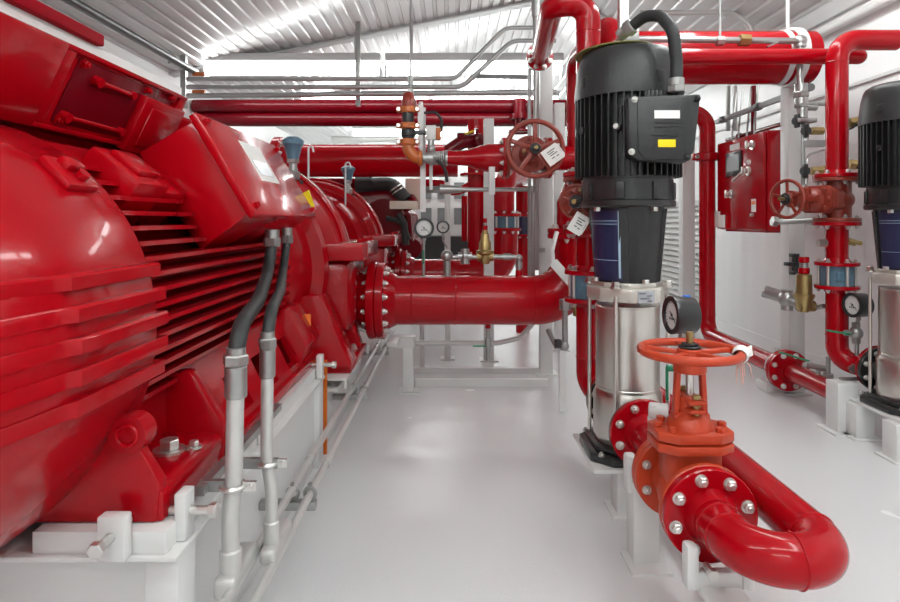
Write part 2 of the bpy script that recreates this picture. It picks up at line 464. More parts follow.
def decal(name, u0, u1, v0, v1, m, parent, h=0.0, th=.0012):
    b = B(); b.prism([onlid(u0, v0, h), onlid(u1, v0, h), onlid(u1, v1, h), onlid(u0, v1, h)], nv * th); return part(name, b, m, parent)
decal('warning_label', .34, .62, .13, .62, PAPER, tb); decal('rating_plate', .38, .58, .36, .54, SILV, tb, .0013)
# big main terminal box over the motor, leaning outwards
Yc, Yd = 1.40, 2.04
K = [V((-.908, 0, 1.42)), V((-1.0, 0, 1.226)), V((-1.6, 0, 1.226)), V((-1.6, 0, 1.42))]
b = B(); b.prism([k + V((0, Yc, 0)) for k in K], (0, Yd - Yc, 0), .006)
b.prism([(-1.55, Yc + .05, 1.15), (-1.06, Yc + .05, 1.15), (-1.06, Yc + .05, 1.24), (-1.55, Yc + .05, 1.24)], (0, .55, 0))
mb = part('main_terminal_box', b, RED, motor)
e2 = K[1] - K[0]; n2 = V((-e2.z, 0, e2.x)).normalized()
if n2.x < 0: n2 = -n2
def onm(u, v, h): return K[0] + e2 * v + V((0, Yc + u * (Yd - Yc), 0)) + n2 * h
def mplate(b, u0, u1, v0, v1, h0, h1, bev=.003):
    b.prism([onm(u0, v0, h0), onm(u1, v0, h0), onm(u1, v1, h0), onm(u0, v1, h0)], n2 * (h1 - h0), bev)
b = B(); mplate(b, .0, 1.0, .0, .06, 0, .014); mplate(b, 0, 1, .94, 1, 0, .014); mplate(b, 0, .07, .06, .94, 0, .014); mplate(b, .93, 1.0, .06, .94, 0, .014)
part('gland_frame', b, RED, mb)
b = B(); mplate(b, .12, .90, .10, .90, .0, .004); part('gland_plate', b, DRED, mb)
b = B()
for u0, u1, v in ((.25, .52, .28), (.16, .56, .80)):
    b.cyl(onm(u0, v, .012), onm(u1, v, .012), .007, seg=10); b.cyl(onm(u0, v, .0), onm(u0, v, .026), .014, seg=12); b.cyl(onm(u1, v, .0), onm(u1, v, .022), .012, seg=12)
pieces('stud_bar', b, RED, mb)
b = B(); mplate(b, .60, .99, .22, 1.04, .0, .030, .006); mplate(b, .66, .93, .34, .92, .03, .036, .003)
part('cover_plate', b, RED, mb)
for u, v in ((.15, .14), (.15, .86), (.63, .14), (.86, .10)): bolt(mb, onm(u, v, .004), n2, .011, RED, 'gland_bolt')
b = B(); b.prism([k + V((0, .62, 0)) for k in (K[0] + n2 * .022, K[1] + n2 * .022, K[1], V((-1.6, 0, 1.226)), V((-1.6, 0, 1.42)), K[0])], (0, Yc - .62, 0), .005); part('cable_chamber', b, RED, mb)
b = B(); b.box2((-1.6, .62, 1.421), (-.915, 2.03, 1.447)); part('pale_gasket', b, WHITE, mb, 'pale gasket strip')  # white strip put in for the light showing between box and lid
b = B(); b.box2((-1.62, .60, 1.447), (-.897, 1.55, 1.477), .004); part('box_lid', b, MATTRED, mb)
b = B(); b.prism([(-.945, 1.98, 1.365), (-1.02, 1.98, 1.19), (-1.5, 1.98, 1.19), (-1.5, 1.98, 1.365)], (0, .52, 0), .006); b.prism([(-.935, 2.08, 1.352), (-1.005, 2.08, 1.21), (-1.015, 2.08, 1.21), (-.955, 2.08, 1.36)], (0, .36, 0), .003)
for y in (2.1, 2.42): b.cyl((-.965, y, 1.365), (-.945, y, 1.385), .012, seg=10)
part('cable_duct_box', b, RED, mb)
b = B(); p = V((-.80, 2.60, 1.105))
b.prism([at(303, 193, 2.6), at(309, 190, 2.6), at(315, 208, 2.6), at(309, 211, 2.6)], (0, .004, 0)); part('yellow_warning_sticker', b, YELLOW, motor, 'yellow warning sticker')
b = B(); b.box2((-.66, 2.545, .42), (-.60, 2.555, .60), .003); part('shaft_guard', b, SAFETY, motor, 'orange guard plate')

# ------------------------------------------------------------------ plinths
pl = thing('motor_plinth', 'white steel plinth with adjusting bolts under the big red motor', 'plinth', (-1.08, 1.85, 0))
b = B(); b.box2((-1.66, 1.15, .344), (-.528, 2.50, .353), .001); part('top_plate', b, WHITE, pl)
b = B(); b.box2((-1.62, 1.19, .0), (-.555, 2.47, .344)); b.box2((-.60, 1.17, 0), (-.533, 1.25, .344), .004); b.box2((-.60, 2.41, 0), (-.533, 2.485, .344), .004); pieces('body', b, WHITE, pl)
b = B(); b.box2((-.812, 1.160, .353), (-.553, 1.70, .397), .002); b.box2((-1.62, 1.165, .353), (-1.2, 1.70, .397)); b.box2((-.812, 1.72, .353), (-.555, 2.48, .397)); b.box2((-1.62, 1.72, .353), (-1.2, 2.48, .397)); pieces('shim_pad', b, WHITE, pl)
def jack(c, d, n):
    bb = B(); c = V(c); d = V(d)
    if d.y: bb.box(c, (.052, .03, .085), None, .004)
    else: bb.box(c, (.024, .045, .095), None, .004)
    j = part('jacking_block', bb, WHITE, pl)
    bb = B(); bb.cyl(c - d * .05 + V((0, 0, .006)), c + d * .05 + V((0, 0, .006)), .009, seg=14); bb.hexa(c + d * .05 + V((0, 0, .006)), c + d * .066 + V((0, 0, .006)), .015); part('adjusting_bolt', bb, ZINC, j)
jack((-.640, 1.138, .400), (0, -1, 0), 0); jack((-.546, 1.225, .402), (1, 0, 0), 1); jack((-.540, 2.455, .402), (1, 0, 0), 2)
pp = thing('pump_plinth', 'low white plinth beneath the nearer red pump casing', 'plinth', (-1.08, 3.1, 0))
b = B(); b.box2((-1.6, 2.64, 0), (-.56, 3.70, .25)); pieces('body', b, WHITE, pp)
b = B()
for y in (2.62, 3.3):
    b.box2((-1.6, y, .25), (-.50, y + .42, .262)); b.box2((-1.6, y, .298), (-.46, y + .42, .308)); b.box2((-1.6, y + .2, .262), (-.54, y + .22, .298)); b.box2((-.47, y, .262), (-.46, y + .01, .298))
pieces('channel_rail', b, WHITE, pp)
b = B(); b.box2((-.60, 2.56, 0), (-.535, 2.575, .40)); solo('orange_post', b, SAFETY, 'thin orange upright strip in the gap between the two white plinths', 'post')

# ------------------------------------------------------------------ horizontal pumps
pump = thing('centrifugal_pump', 'nearer red split-casing pump bolted behind the finned motor', 'pump', (AX, 3.05, .309), 'horizontal split casing pumps')
b = B(); axis_lathe(b, [(2.852, .30), (2.852, .40), (2.90, .43), (2.96, .45), (2.99, .52), (3.04, .535), (3.06, .55), (3.17, .555), (3.19, .535), (3.26, .51), (3.32, .46), (3.45, .40), (3.55, .25)], 88)
b.torus((AX, 2.965, AZ), (0, 1, 0), .47, .012, 80, 8); b.torus((AX, 3.05, AZ), (0, 1, 0), .545, .010, 80, 8)
part('upper_casing', b, REDC, pump)
b = B(); b.box2((AX - .65, 2.90, .80), (-.43, 3.50, .888), .012)
for y in (2.98, 3.12, 3.26, 3.40): b.hexa((-.46, y, .888), (-.46, y, .905), .014)
part('split_flange', b, RED, pump)
b = B(); b.box2((AX - .55, 2.93, .44), (-.50, 3.46, .80), .05)
b.cyl((-.75, 3.35, .553), (-.47, 3.35, .553), .20, .145, seg=40)
part('lower_casing', b, REDC, pump)
b = B(); b.prism([(-.455, 2.70, .309), (-.455, 2.70, .345), (-.60, 2.70, .66), (-1.56, 2.70, .66), (-1.70, 2.70, .345), (-1.70, 2.70, .309)], (0, .17, 0), .008)
b.box2((-1.70, 2.70, .309), (-.455, 3.20, .345), .004); b.prism([(-.46, 3.1, .309), (-.56, 3.1, .60), (-1.56, 3.1, .60), (-1.7, 3.1, .309)], (0, .1, 0), .008)
ft = part('foot', b, RED, pump)
for y in (2.93, 3.05):
    bolt(ft, (-.50, y, .345), (0, 0, 1), .016, None, 'foot_bolt')
flange(pump, (-.414, 3.35, .553), (-1, 0, 0), .215, .045, 14, .0155, RED, hub=(.05, .15))
pump2 = copy_tree(pump, (AX, 4.65, .309)); pump2['label'] = 'farther red split-casing pump beside the black hose, partly behind the first'
pp2 = copy_tree(pp, (-1.08, 4.7, 0)); pp2['label'] = 'farther low white plinth, below the second red pump casing'; pp2['group'] = pp['group'] = 'white pump plinths'

def air_valve():
    x, y = -.80, 3.02
    t = thing('air_valve', 'blue-grey bell air vent on silver nipple atop the nearer pump', 'valve', (x, y, 1.26), 'blue-grey air vents')
    b = B(); b.lathe([(0, .028), (.02, .032), (.07, .046), (.075, .052), (.095, .054), (.10, .048), (.112, .03), (.115, .0)], (x, y, 1.305), seg=32); part('bell', b, BLUEG, t)
    b = B(); b.cyl((x, y, 1.13), (x, y, 1.26), .024, seg=18); b.hexa((x, y, 1.20), (x, y, 1.245), .034); b.cyl((x, y, 1.25), (x, y, 1.31), .02, seg=18); b.hexa((x, y, 1.285), (x, y, 1.31), .03); b.cyl((x, y, 1.0), (x, y, 1.14), .03, seg=18); part('nipple', b, GALV, t)
    b = B(); b.cyl((x + .04, y, 1.11), (x + .04, y, 1.20), .011, seg=12); part('lever', b, RUBBER, t)
    return t
for px, Yt, y0t, y1t, lb in ((308.5, 3.6, 147, 200, 'thin pale tube rising beside the nearer blue-grey air vent'), (345.5, 4.4, 163, 206, 'thin pale tube hooked over beside the farther blue-grey air vent')):
    b = B(); b.tube([at(px, y1t, Yt), at(px, y0t, Yt), at(px + 4, y0t - 1, Yt), at(px + 5, y0t + 5, Yt)], .006, .02, 8); solo('thin_tube', b, WHITE, lb, 'tube')
av = air_valve(); av2 = copy_tree(av, V(av.location) + V((0, 1.6, 0))); av2['label'] = 'smaller-looking farther blue-grey air vent on top of the second red pump'
# ------------------------------------------------------------------ upright multistage pump
px0, py0 = .630, 2.156
def R2(a): return V((math.cos(a), math.sin(a), 0))
def upright_pump():
    t = thing('multistage_pump', 'complete upright stainless pump with black finned motor in mid aisle', 'pump', (px0, py0, .17), 'upright multistage pumps')
    o = V((px0, py0, 0))
    b = B()                                                     # cast base
    oc = [(-.15, -.09), (-.09, -.15), (.09, -.15), (.15, -.09), (.15, .09), (.09, .15), (-.09, .15), (-.15, .09)]
    b.prism([o + V((x, y, .171)) for x, y in oc], (0, 0, .030), .006)
    b.prism([o + V((x * .86, y * .86, .20)) for x, y in oc], (0, 0, .02), .005)
    base = part('base', b, BLACK, t)
    for x, y in ((-.12, -.12), (.12, -.12), (-.12, .12), (.12, .12)): bolt(base, o + V((x, y, .20)) * 1, (0, 0, 1), .009, None, 'base_bolt')
    b = B(); b.lathe([(.215, .112), (.24, .116), (.38, .116), (.392, .111), (.40, .108)], o, seg=56)
    b.cyl(o + V((0, -.15, .296)), o + V((0, .15, .296)), .058, seg=36)
    part('pump_chamber', b, STEEL, t)
    for s in (-1, 1):
        flange(t, o + V((0, s * .172, .296)), (0, -s, 0), .106, .022, 8, .0105, BLACK, name='port_flange', bcr=.80)
    b = B(); b.lathe([(.395, .1075), (.70, .1075)], o, seg=64); b.torus(o + V((0, 0, .41)), (0, 0, 1), .1075, .0022, 64, 6); b.torus(o + V((0, 0, .695)), (0, 0, 1), .1075, .002, 64, 6)
    part('sleeve', b, STEEL, t)
    for a in (58, 148, 238, 328):
        r = R2(math.radians(a)) * .136; b = B(); b.cyl(o + r + V((0, 0, .20)), o + r + V((0, 0, .74)), .0068, seg=14)
        b.hexa(o + r + V((0, 0, .772)), o + r + V((0, 0, .79)), .014); b.cyl(o + r + V((0, 0, .766)), o + r + V((0, 0, .773)), .018, seg=16)
        part('stay_bolt', b, STEEL, t)
    b = B(); og = [R2(math.radians(33.5 + 45 * k)) * .139 for k in range(8)]
    b.prism([o + r + V((0, 0, .718)) for r in og], (0, 0, .049), .006)
    b.prism([o + r * .86 + V((0, 0, .765)) for r in og], (0, 0, .018), .004)
    hd = part('pump_head', b, CASTST, t)
    for a in (13, 103, 193, 283):
        r = R2(math.radians(a)) * .12; b = B(); b.hexa(o + r + V((0, 0, .783)), o + r + V((0, 0, .797)), .012); part('head_bolt', b, ZINC, hd)
    d = R2(math.radians(-79)); d2 = V((-d.y, d.x, 0)); b = B(); m = Matrix((d2, d, V((0, 0, 1)))).transposed()
    b.box(o + d * .1300 + V((0, 0, .740)) + d2 * -.0, (.058, .004, .040), m); npl = part('name_plate', b, SILV, hd)
    b = B()
    for k, (u, w) in enumerate(((-.014, .024), (.010, .02), (-.006, .034), (.012, .016))): b.box(o + d * .1322 + V((0, 0, .752 - .0085 * k)) + d2 * u, (w, .001, .0045), m)
    part('printed_lines', b, INK, npl)
    b = B(); b.lathe([(.775, .093), (.78, .104), (1.03, .121), (1.05, .128)], o, seg=56)                 # motor stool
    for a in (68, 158, 248, 338): r = R2(math.radians(a)); b.bar(o + r * .103 + V((0, 0, .785)), o + r * .125 + V((0, 0, 1.04)), .03, .012, up=r)
    st = part('motor_stool', b, BLACK, t)
    def guard(a0, a1, z0, z1, off, m, name, par):
        b = B(); f = lambda a, z: o + R2(math.radians(a)) * (.104 + (z - .78) / .25 * .017 + off) + V((0, 0, z))
        n = max(2, int(abs(a1 - a0) / 5)); rg = []
        for i in range(n + 1):
            a = a0 + (a1 - a0) * i / n
            i0, i1 = f(a, z0), f(a, z1); rr = R2(math.radians(a)) * .0018
            rg.append([i0, i1, i1 + rr, i0 + rr])
        b._grid(rg); return part(name, b, m, par)
    g = guard(178, 246, .79, 1.035, .004, NAVY, 'coupling_guard', st)
    guard(240, 243.5, .80, 1.03, .0062, SKYL, 'pale_stripe', g)
    for z in (.86, .985, .996): guard(180, 239, z, z + .0018, .0062, SKYL, 'thin_line', g)
    b = B(); b.lathe([(1.045, .155), (1.05, .16), (1.066, .16), (1.07, .152), (1.14, .152), (1.15, .14)], o, seg=64)
    for a in range(20, 380, 45): r = R2(math.radians(a)); b.box(o + r * .153 + V((0, 0, 1.10)), (.03, .012, .06), Matrix.Rotation(math.radians(a) + PI / 2, 3, 'Z'), .004)
    mf = part('motor_flange', b, BLACK, t)
    for a in (25, 115, 205, 295): r = R2(math.radians(a)) * .13; b = B(); b.hexa(o + r + V((0, 0, 1.03)), o + r + V((0, 0, 1.045)), .012); part('flange_bolt', b, ZINC, mf)
    b = B(); b.cyl(o + V((0, 0, 1.14)), o + V((0, 0, 1.47)), .150, seg=64)                              # finned motor
    for k in range(46):
        a = 2 * PI * k / 46; r = R2(a); b.bar(o + r * .162 + V((0, 0, 1.15)), o + r * .162 + V((0, 0, 1.462)), .036, .0045, up=V((-r.y, r.x, 0)))
    for a in (200, 243): r = R2(math.radians(a)); b.cyl(o + r * .15 + V((0, 0, 1.31)), o + r * .186 + V((0, 0, 1.31)), .013, seg=16)
    fr = part('finned_motor', b, BLACK, t)
    b = B(); r = R2(math.radians(243)); b.hexa(o + r * .184 + V((0, 0, 1.31)), o + r * .193 + V((0, 0, 1.31)), .010); part('eye_plug', b, ZINC, fr)
    b = B(); b.lathe([(1.425, .172), (1.425, .181), (1.45, .181), (1.47, .179), (1.53, .172), (1.565, .164), (1.585, .155), (1.594, .142), (1.596, .0)], o, seg=72)
    for a in (20, 110, 200, 290): r = R2(math.radians(a)); b.box(o + r * .173 + V((0, 0, 1.475)), (.036, .014, .05), Matrix.Rotation(math.radians(a) + PI / 2, 3, 'Z'), .006)
    fc = part('fan_cover', b, BPLAST, t)
    b = B(); b.lathe([(0, .0), (0, .140), (.003, .142), (.005, .140), (.006, 0)], o + V((-.034, .022, 1.600)), (-.04, .03, 1), 56); part('rain_cap', b, OLIVE, fc)
    # terminal box
    Yf = 1.92
    fp = [at(628, 97, Yf), at(699, 94, Yf), at(693, 150, Yf), at(685, 163, Yf), at(638, 161, Yf), at(629, 153, Yf)]
    b = B(); b.prism(fp, (0, .05, 0), .008)
    c = sum(fp, V()) / 6
    b.prism([c + (p - c) * .93 + V((0, .05, 0)) for p in fp], (0, .07, 0), .005)
    b.box(o + V((.06, -.15, 1.40)), (.13, .10, .05), None, .008); b.box(o + V((.06, -.14, 1.27)), (.10, .12, .16))
    for k in range(9): b.box(o + V((.005 + .0125 * k, -.2, 1.40)), (.005, .008, .045))
    tb = part('terminal_box', b, BPLAST, t)
    b = B(); b.prism([c + (p - c) * V((.78, 1, .8)) + V((0, -.004, 0)) if False else V((c.x + (p.x - c.x) * .74, Yf - .004, c.z + (p.z - c.z) * .92)) for p in fp], (0, .006, 0), .002); part('lid_boss', b, BPLAST, tb)
    for p, m in ((at(634.5, 100, Yf), ZINC), (at(695, 99, Yf), BLACK), (at(631.5, 152, Yf), ZINC), (at(685, 158, Yf), BLACK)): bolt(tb, p + V((0, 0, 0)), (0, -1, 0), .0085, m, 'lid_screw')
    def lab(x0, y0, x1, y1, m, name):
        b = B(); p, q = at(x0, y0, Yf), at(x1, y1, Yf); b.box2((p.x, Yf - .0055, q.z), (q.x, Yf - .003, p.z)); return part(name, b, m, tb)
    lab(653, 111, 677.5, 119, PAPER, 'white_label'); lab(656.5, 140, 673.5, 147.5, YELLOW, 'yellow_label')
    b = B()
    for k, (x0, x1, y) in enumerate(((654, 679, 122.5), (653, 660, 127), (663, 668, 127), (671, 677, 127), (652, 676, 135))):
        p, q = at(x0, y, Yf), at(x1, y + 1.2, Yf); b.box2((p.x, Yf - .0065, q.z), (q.x, Yf - .003, p.z))
    part('raised_print', b, BLACK, tb)
    return t
pumpA = upright_pump()
pumpA.scale = (1.03, 1.03, 1.0)
pumpB = copy_tree(pumpA, V(pumpA.location) + V((1.384, .49, 0)))
bpy.data.objects.remove([c for ch in pumpB.children for c in ch.children if c.name.startswith('rain_cap')][0])
pumpB['label'] = 'second upright pump with black motor, cut off beside the right wall'
for t, l in ((pumpA, None),): pass

def pump_stand(o, posts, label):
    o = V(o); t = thing('pump_stand', label, 'stand', (o.x, o.y, 0), 'white pump stands')
    b = B(); b.box2((o.x - .158, o.y - .165, .156), (o.x + .17, o.y + .18, .1705), .002); part('plate', b, WHITE, t)
    for (x, y) in posts:
        b = B(); b.box2((x - .042, y - .042, .006), (x + .042, y + .042, .156), .004); b.box2((x - .062, y - .062, 0), (x + .062, y + .062, .008), .001); pieces('post', b, WHITE, t)
    return t
pump_stand((px0, py0, 0), ((px0 - .03, py0 - .09), (px0 + .05, py0 + .11)), 'white plate and post stand carrying the complete upright pump')
pump_stand((px0 + 1.384, py0 + .49, 0), ((1.87, 2.51), (1.88, 2.77), (2.12, 2.51), (2.12, 2.77)), 'white plate and post stand below the cut-off pump at the right edge')

# black cable loop from the pump terminal box up to the strut
b = B(); pts = [at(676.5, 92, 1.93), at(676.5, 60, 1.93), at(673, 30, 1.92), at(660, 15.5, 1.97), at(645, 16, 2.02), at(631, 27, 2.06)]
c1 = thing('flexible_cable', 'thick black cable arching over the complete pump motor', 'cable', at(676, 92, 1.93))
b.tube(pts, .0195, .07, 18, 6); pieces('hose', b, RUBBER, c1)
b = B(); p = at(676.5, 92.5, 1.93); b.hexa(p - V((0, 0, .0)), p + V((0, 0, .022)), .028); b.cyl(p + V((0, 0, .02)), p + V((0, 0, .045)), .024, seg=18); q = at(631, 27, 2.06); d = (pts[-1] - pts[-2]).normalized(); b.hexa(q - d * .01, q + d * .02, .028); b.cyl(q + d * .02, q + d * .05, .022, seg=16)
pieces('cable_gland', b, GALV, c1)
b = B(); b.bar(at(623, 45, 2.32), V((at(623, 45, 2.32).x, 2.32, zc(.66) - .002)), .034, .034); b.box2((at(623, 45, 2.32).x - .03, 2.18, 1.64), (at(623, 45, 2.32).x + .02, 2.34, 1.70), .004)
solo('strut_hanger', b, GALV, 'grey strut hanging from the roof behind the complete pump motor', 'hanger')
# ------------------------------------------------------------------ gate valves
def frame3(o, a, s):
    a = V(a).normalized(); s = V(s); s = (s - a * s.dot(a)).normalized(); t = s.cross(a)
    m = Matrix((a, t, s)).transposed().to_4x4(); m.translation = V(o); return m      # local x = pipe, z = stem
def gate_valve(o, pipe, stem, label, m, L=.10, Rf=.112, sl=1.0, wheelR=.118, spokes=5, nb=8, mw=None, sp0=0., bs=.0115, round_bonnet=False):
    M = frame3(o, pipe, stem); t = thing('gate_valve', label, 'valve', o, 'gate valves')
    q = sl
    b = B(M); b.cyl((-L, 0, 0), (L, 0, 0), Rf * .60, seg=40); b.ball((0, 0, 0), Rf * .74, (.75, 1, 1)); b.box((0, 0, .075 * q), (L * .95, Rf * 1.25, .12 * q), None, .025, 3)
    pieces('body', b, m, t)
    for s in (-1, 1):
        f = B(M); f.cyl((s * (L - .018), 0, 0), (s * L, 0, 0), Rf, seg=48, bev=.003); fo = part('flange', f, m, t)
        for k in range(nb):
            a = 2 * PI * (k + .5) / nb; p = M @ V((s * (L - .018), Rf * .8 * math.cos(a), Rf * .8 * math.sin(a)))
            bolt(fo, p, M.to_3x3() @ V((-s, 0, 0)), bs * .9)
    b = B(M)
    w = Rf * .86
    if round_bonnet:
        b.cyl((0, 0, .118 * q), (0, 0, .138 * q), w, seg=40, bev=.003); b.cyl((0, 0, .14 * q), (0, 0, .162 * q), w, seg=40, bev=.003)
    else:
        for z0, z1 in ((.112, .134), (.138, .162)):
            b.prism([V((x * w * .74, y * w, z0 * q)) for x, y in ((-1, -.55), (-.6, -1), (.6, -1), (1, -.55), (1, .55), (.6, 1), (-.6, 1), (-1, .55))], (0, 0, (z1 - z0) * q), .004)
    b.lathe([(.16 * q, w * .62), (.178 * q, w * .56), (.195 * q, w * .40), (.20 * q, .030), (.235 * q, .028)], (0, 0, 0), (0, 0, 1), 32)
    b.box((0, 0, .232 * q), (.11 * q ** .5, .045, .013), None, .004); b.box((0, 0, .210 * q), (.105 * q ** .5, .04, .010), None, .003)
    bo = part('bonnet', b, m, t)
    for x, y in ((.58, .62), (-.58, .62), (.58, -.62), (-.58, -.62), (0, .86), (0, -.86)):
        bb = B(M); bb.hexa((x * w * .74 / .74 * .8, y * w, .162 * q), (x * w * .8, y * w, .173 * q), .011); part('bonnet_bolt', bb, m, bo)
    for s in (-1, 1):
        bb = B(M); bb.cyl((s * .042, 0, .20 * q), (s * .042, 0, .25 * q), .006, seg=10); bb.hexa((s * .042, 0, .239 * q), (s * .042, 0, .249 * q), .011); bb.hexa((s * .042, 0, .220 * q), (s * .042, 0, .226 * q), .011); part('gland_stud', bb, BRASS, bo)
    b = B(M)
    for s in (-1, 1):
        b.prism([V((-.011, s * .031, .17 * q)), V((.011, s * .031, .17 * q)), V((.010, s * .024, .31 * q)), V((-.010, s * .024, .31 * q))], (0, s * .014, 0), .003)
        b.box((s * 0, s * .036, .182 * q), (.04, .02, .03 * q), None, .005)
    b.cyl((0, 0, .295 * q), (0, 0, .325 * q), .041, seg=28, bev=.003); b.cyl((0, 0, .325 * q), (0, 0, .332 * q), .034, seg=24)
    part('yoke', b, m, t)
    b = B(M); b.cyl((0, 0, .18 * q), (0, 0, .36 * q), .010, seg=14); part('stem', b, ZINC, t)
    mw = mw or m; zw = .345 * q
    b = B(M); b.torus((0, 0, zw), (0, 0, 1), wheelR, wheelR * .094, 56, 12)
    for k in range(spokes):
        a = sp0 + 2 * PI * k / spokes; c = V((math.cos(a), math.sin(a), 0)); b.bar(c * .018 + V((0, 0, zw - .004)), c * wheelR + V((0, 0, zw)), wheelR * .16, wheelR * .10, bev=.003)
    b.cyl((0, 0, zw - .014), (0, 0, zw + .008), .031, seg=28, bev=.003)
    hw = part('handwheel', b, mw, t)
    b = B(M); b.cyl((0, 0, zw + .008), (0, 0, zw + .015), .028, seg=24, bev=.002); b.hexa((0, 0, zw + .014), (0, 0, zw + .022), .02); part('hub_nut', b, BLACK, hw)
    b = B(M); b.cyl((0, 0, zw + .02), (0, 0, zw + .05), .009, seg=14); part('stem_tip', b, BRASS, hw)
    return t, M, zw
# ---- front valve, spool, U bend
vz = .30
vx = .612
gv, GM, gz = gate_valve((vx, 1.545, vz), (0, -1, 0), (0, 0, 1), 'orange-red gate valve in front of the complete pump, flat handwheel on top', ORED, L=.105, Rf=.1115, sl=1.05, wheelR=.120, sp0=.5)
sp = thing('pipe_spool', 'short red flanged spool between pump port and front gate valve', 'pipe', (vx, 1.8, vz))
b = B(); b.cyl((vx, 1.67, vz), (px0, 1.955, vz), .055, seg=36); part('tube', b, RED, sp)
flange(sp, (px0, 1.9775, vz), (0, -1, 0), .112, .022, 8, .0115, RED, bcr=.8, hub=(.04, .055))
flange(sp, (vx, 1.652, vz), (0, 1, 0), .112, .022, 8, .0115, ORED, bcr=.8, hub=(.03, .055))
ub = thing('u_bend_pipe', 'glossy red U-shaped pipe looping from the front valve towards the camera', 'pipe', (.69, 1.25, vz))
X2 = .797; rU = (X2 - vx) / 2
b = B(); b.tube([(vx, 1.42, vz), (vx, 1.325 - rU, vz), (X2, 1.325 - rU, vz), (X2, 2.78, vz), (X2, 2.78, 1.0)], .0525, rU * .999, 40, 14)
for y, x in ((1.325, vx), (1.325, X2), (1.372, vx)): b.torus((x, y, vz), (0, 1, 0), .0525, .0028, 40, 8)
b.torus(((vx + X2) / 2, 1.325 - rU, vz), (1, 0, 0), .0525, .0028, 40, 8)
part('tube', b, RED, ub)
flange(ub, (vx, 1.437, vz), (0, -1, 0), .1115, .022, 8, .0125, RED, bcr=.79, a0=.35, hub=(.03, .054))
# saddle stand and posts
ss = thing('saddle_stand', 'white pipe saddle stand below the foremost red flange', 'stand', (vx, 1.35, 0))
b = B(); b.box2((vx - .082, 1.352, .16), (vx - .052, 1.392, .262), .010); b.box2((vx + .045, 1.352, .16), (vx + .075, 1.392, .235), .010); b.box2((vx - .075, 1.36, .16), (vx + .07, 1.385, .20), .004); b.box2((vx - .05, 1.20, .148), (vx + .045, 1.40, .166), .003); part('saddle', b, WHITE, ss)
b = B(); b.box2((vx - .028, 1.28, .006), (vx + .043, 1.35, .152), .003); b.box2((vx - .06, 1.25, 0), (vx + .075, 1.38, .008)); pieces('post', b, WHITE, ss)
b = B(); p = V((vx - .035, 1.335, .215)); b.cyl(p + V((0, .03, 0)), p, .008, seg=12); b.hexa(p, p - V((0, .014, 0)), .014); part('clamp_bolt', b, ZINC, ss)
sv = thing('saddle_stand', 'white square post holding the spool behind the front gate valve', 'stand', (vx, 1.73, 0))
b = B(); x = .555; b.box2((x - .03, 1.735, .006), (x + .045, 1.805, .235), .003); b.box2((x - .05, 1.68, 0), (x + .065, 1.80, .008)); b.box2((x - .035, 1.73, .22), (x + .09, 1.81, .244), .004); b.box2((x - .045, 1.745, .20), (x - .012, 1.795, .31), .01); pieces('post', b, WHITE, sv)
# rag with red threads tied on the wheel
rg = thing('rag_tie', 'white paper rag with pinkish threads tied to the front handwheel', 'rag', (vx + .119, 1.52, vz + gz))
b = B(); c = V((vx + .115, 1.51, vz + gz)); b.lathe([(-.022, .0165), (-.012, .020), (.0, .0185), (.012, .0205), (.024, .018)], c, (.5, .8, .05), 18, False); b.prism([c + V((.004, -.01, -.012)), c + V((.036, .01, -.006)), c + V((.034, .012, .020)), c + V((.002, -.008, .014))], (0, .005, 0), .002); part('wrap', b, PAPER, rg)
b = B()
for k in range(9):
    s = V((random.uniform(-.012, .014), random.uniform(-.012, .012), 0)); e = V((random.uniform(-.016, .012), random.uniform(-.01, .01), -random.uniform(.05, .09)))
    b.tube([c + s * .3 + V((0, -.01, -.012)), c + s + e * .5, c + s + e], .0011, .02, 6, 4)
part('threads', b, mat('pink_thread', (.72, .42, .36), .8), rg)
# cap beside the port
b = B(); p = at(655, 412, 1.80); b.cyl(p + V((-.012, .02, .0)), p + V((.04, .0, .0)), .024, seg=24, bev=.004); b.cyl(p + V((.0, .015, -.02)), p + V((0, .015, -.06)), .017, seg=20); b.box(p + V((.01, .01, .0)), (.05, .03, .045), None, .01); solo('pipe_elbow', b, WHITE, 'small white capped elbow tucked between pump sleeve and front gate valve', 'elbow')

# ---- gauges
def gauge(o, face, R, depth, label, stem_to=None, cat='gauge', extra=None, big=True):
    f = V(face).normalized(); o = V(o); up = V((0, 0, 1)); s = up.cross(f).normalized(); u = f.cross(s)
    t = thing('pressure_gauge', label, cat, o, 'pressure gauges')
    b = B(); b.lathe([(-depth, R * .92), (-depth * .95, R * .96), (-depth * .1, R), (.0, R * 1.02), (.003, R), (.003, R * .77), (-.004, R * .75)], o, f, 44); part('case', b, BLACK, t)
    b = B(); b.cyl(o - f * .006, o - f * .003, R * .77, seg=40); d = part('dial', b, DIAL, t)
    b = B()
    for k in range(19):
        a = math.radians(-45 + 15 * k); c = s * math.cos(a) + u * math.sin(a); b.bar(o - f * .0026 + c * R * .63, o - f * .0026 + c * R * .72, R * (.035 if k % 3 else .06), .0006, up=f)
    for k in range(4): b.box(o - f * .0026 + u * R * (-.2 - .0 * k) + s * R * (-.25 + .17 * k), (R * .1, R * .12, .0006), Matrix((s, u, f)).transposed())
    part('scale_marks', b, INK, d)
    b = B(); c = (s * .6 - u * .5).normalized(); b.bar(o - f * .0018 - c * R * .25, o - f * .0018 + c * R * .58, R * .05, .0008, up=f); b.cyl(o - f * .002, o - f * .0005, R * .09, seg=14); part('needle', b, INK, t)
    if stem_to is not None:
        b = B(); m = o - f * depth * .5; p0 = m - V((0, 0, R * .95)); b.hexa(p0, p0 - V((0, 0, R * .3)), R * .2); pts = [p0] + [V(q) for q in stem_to]; b.tube(pts, R * .16 if R > .04 else .008, .02, 12); part('stem', b, GALV, t)
    return t, s, u, f
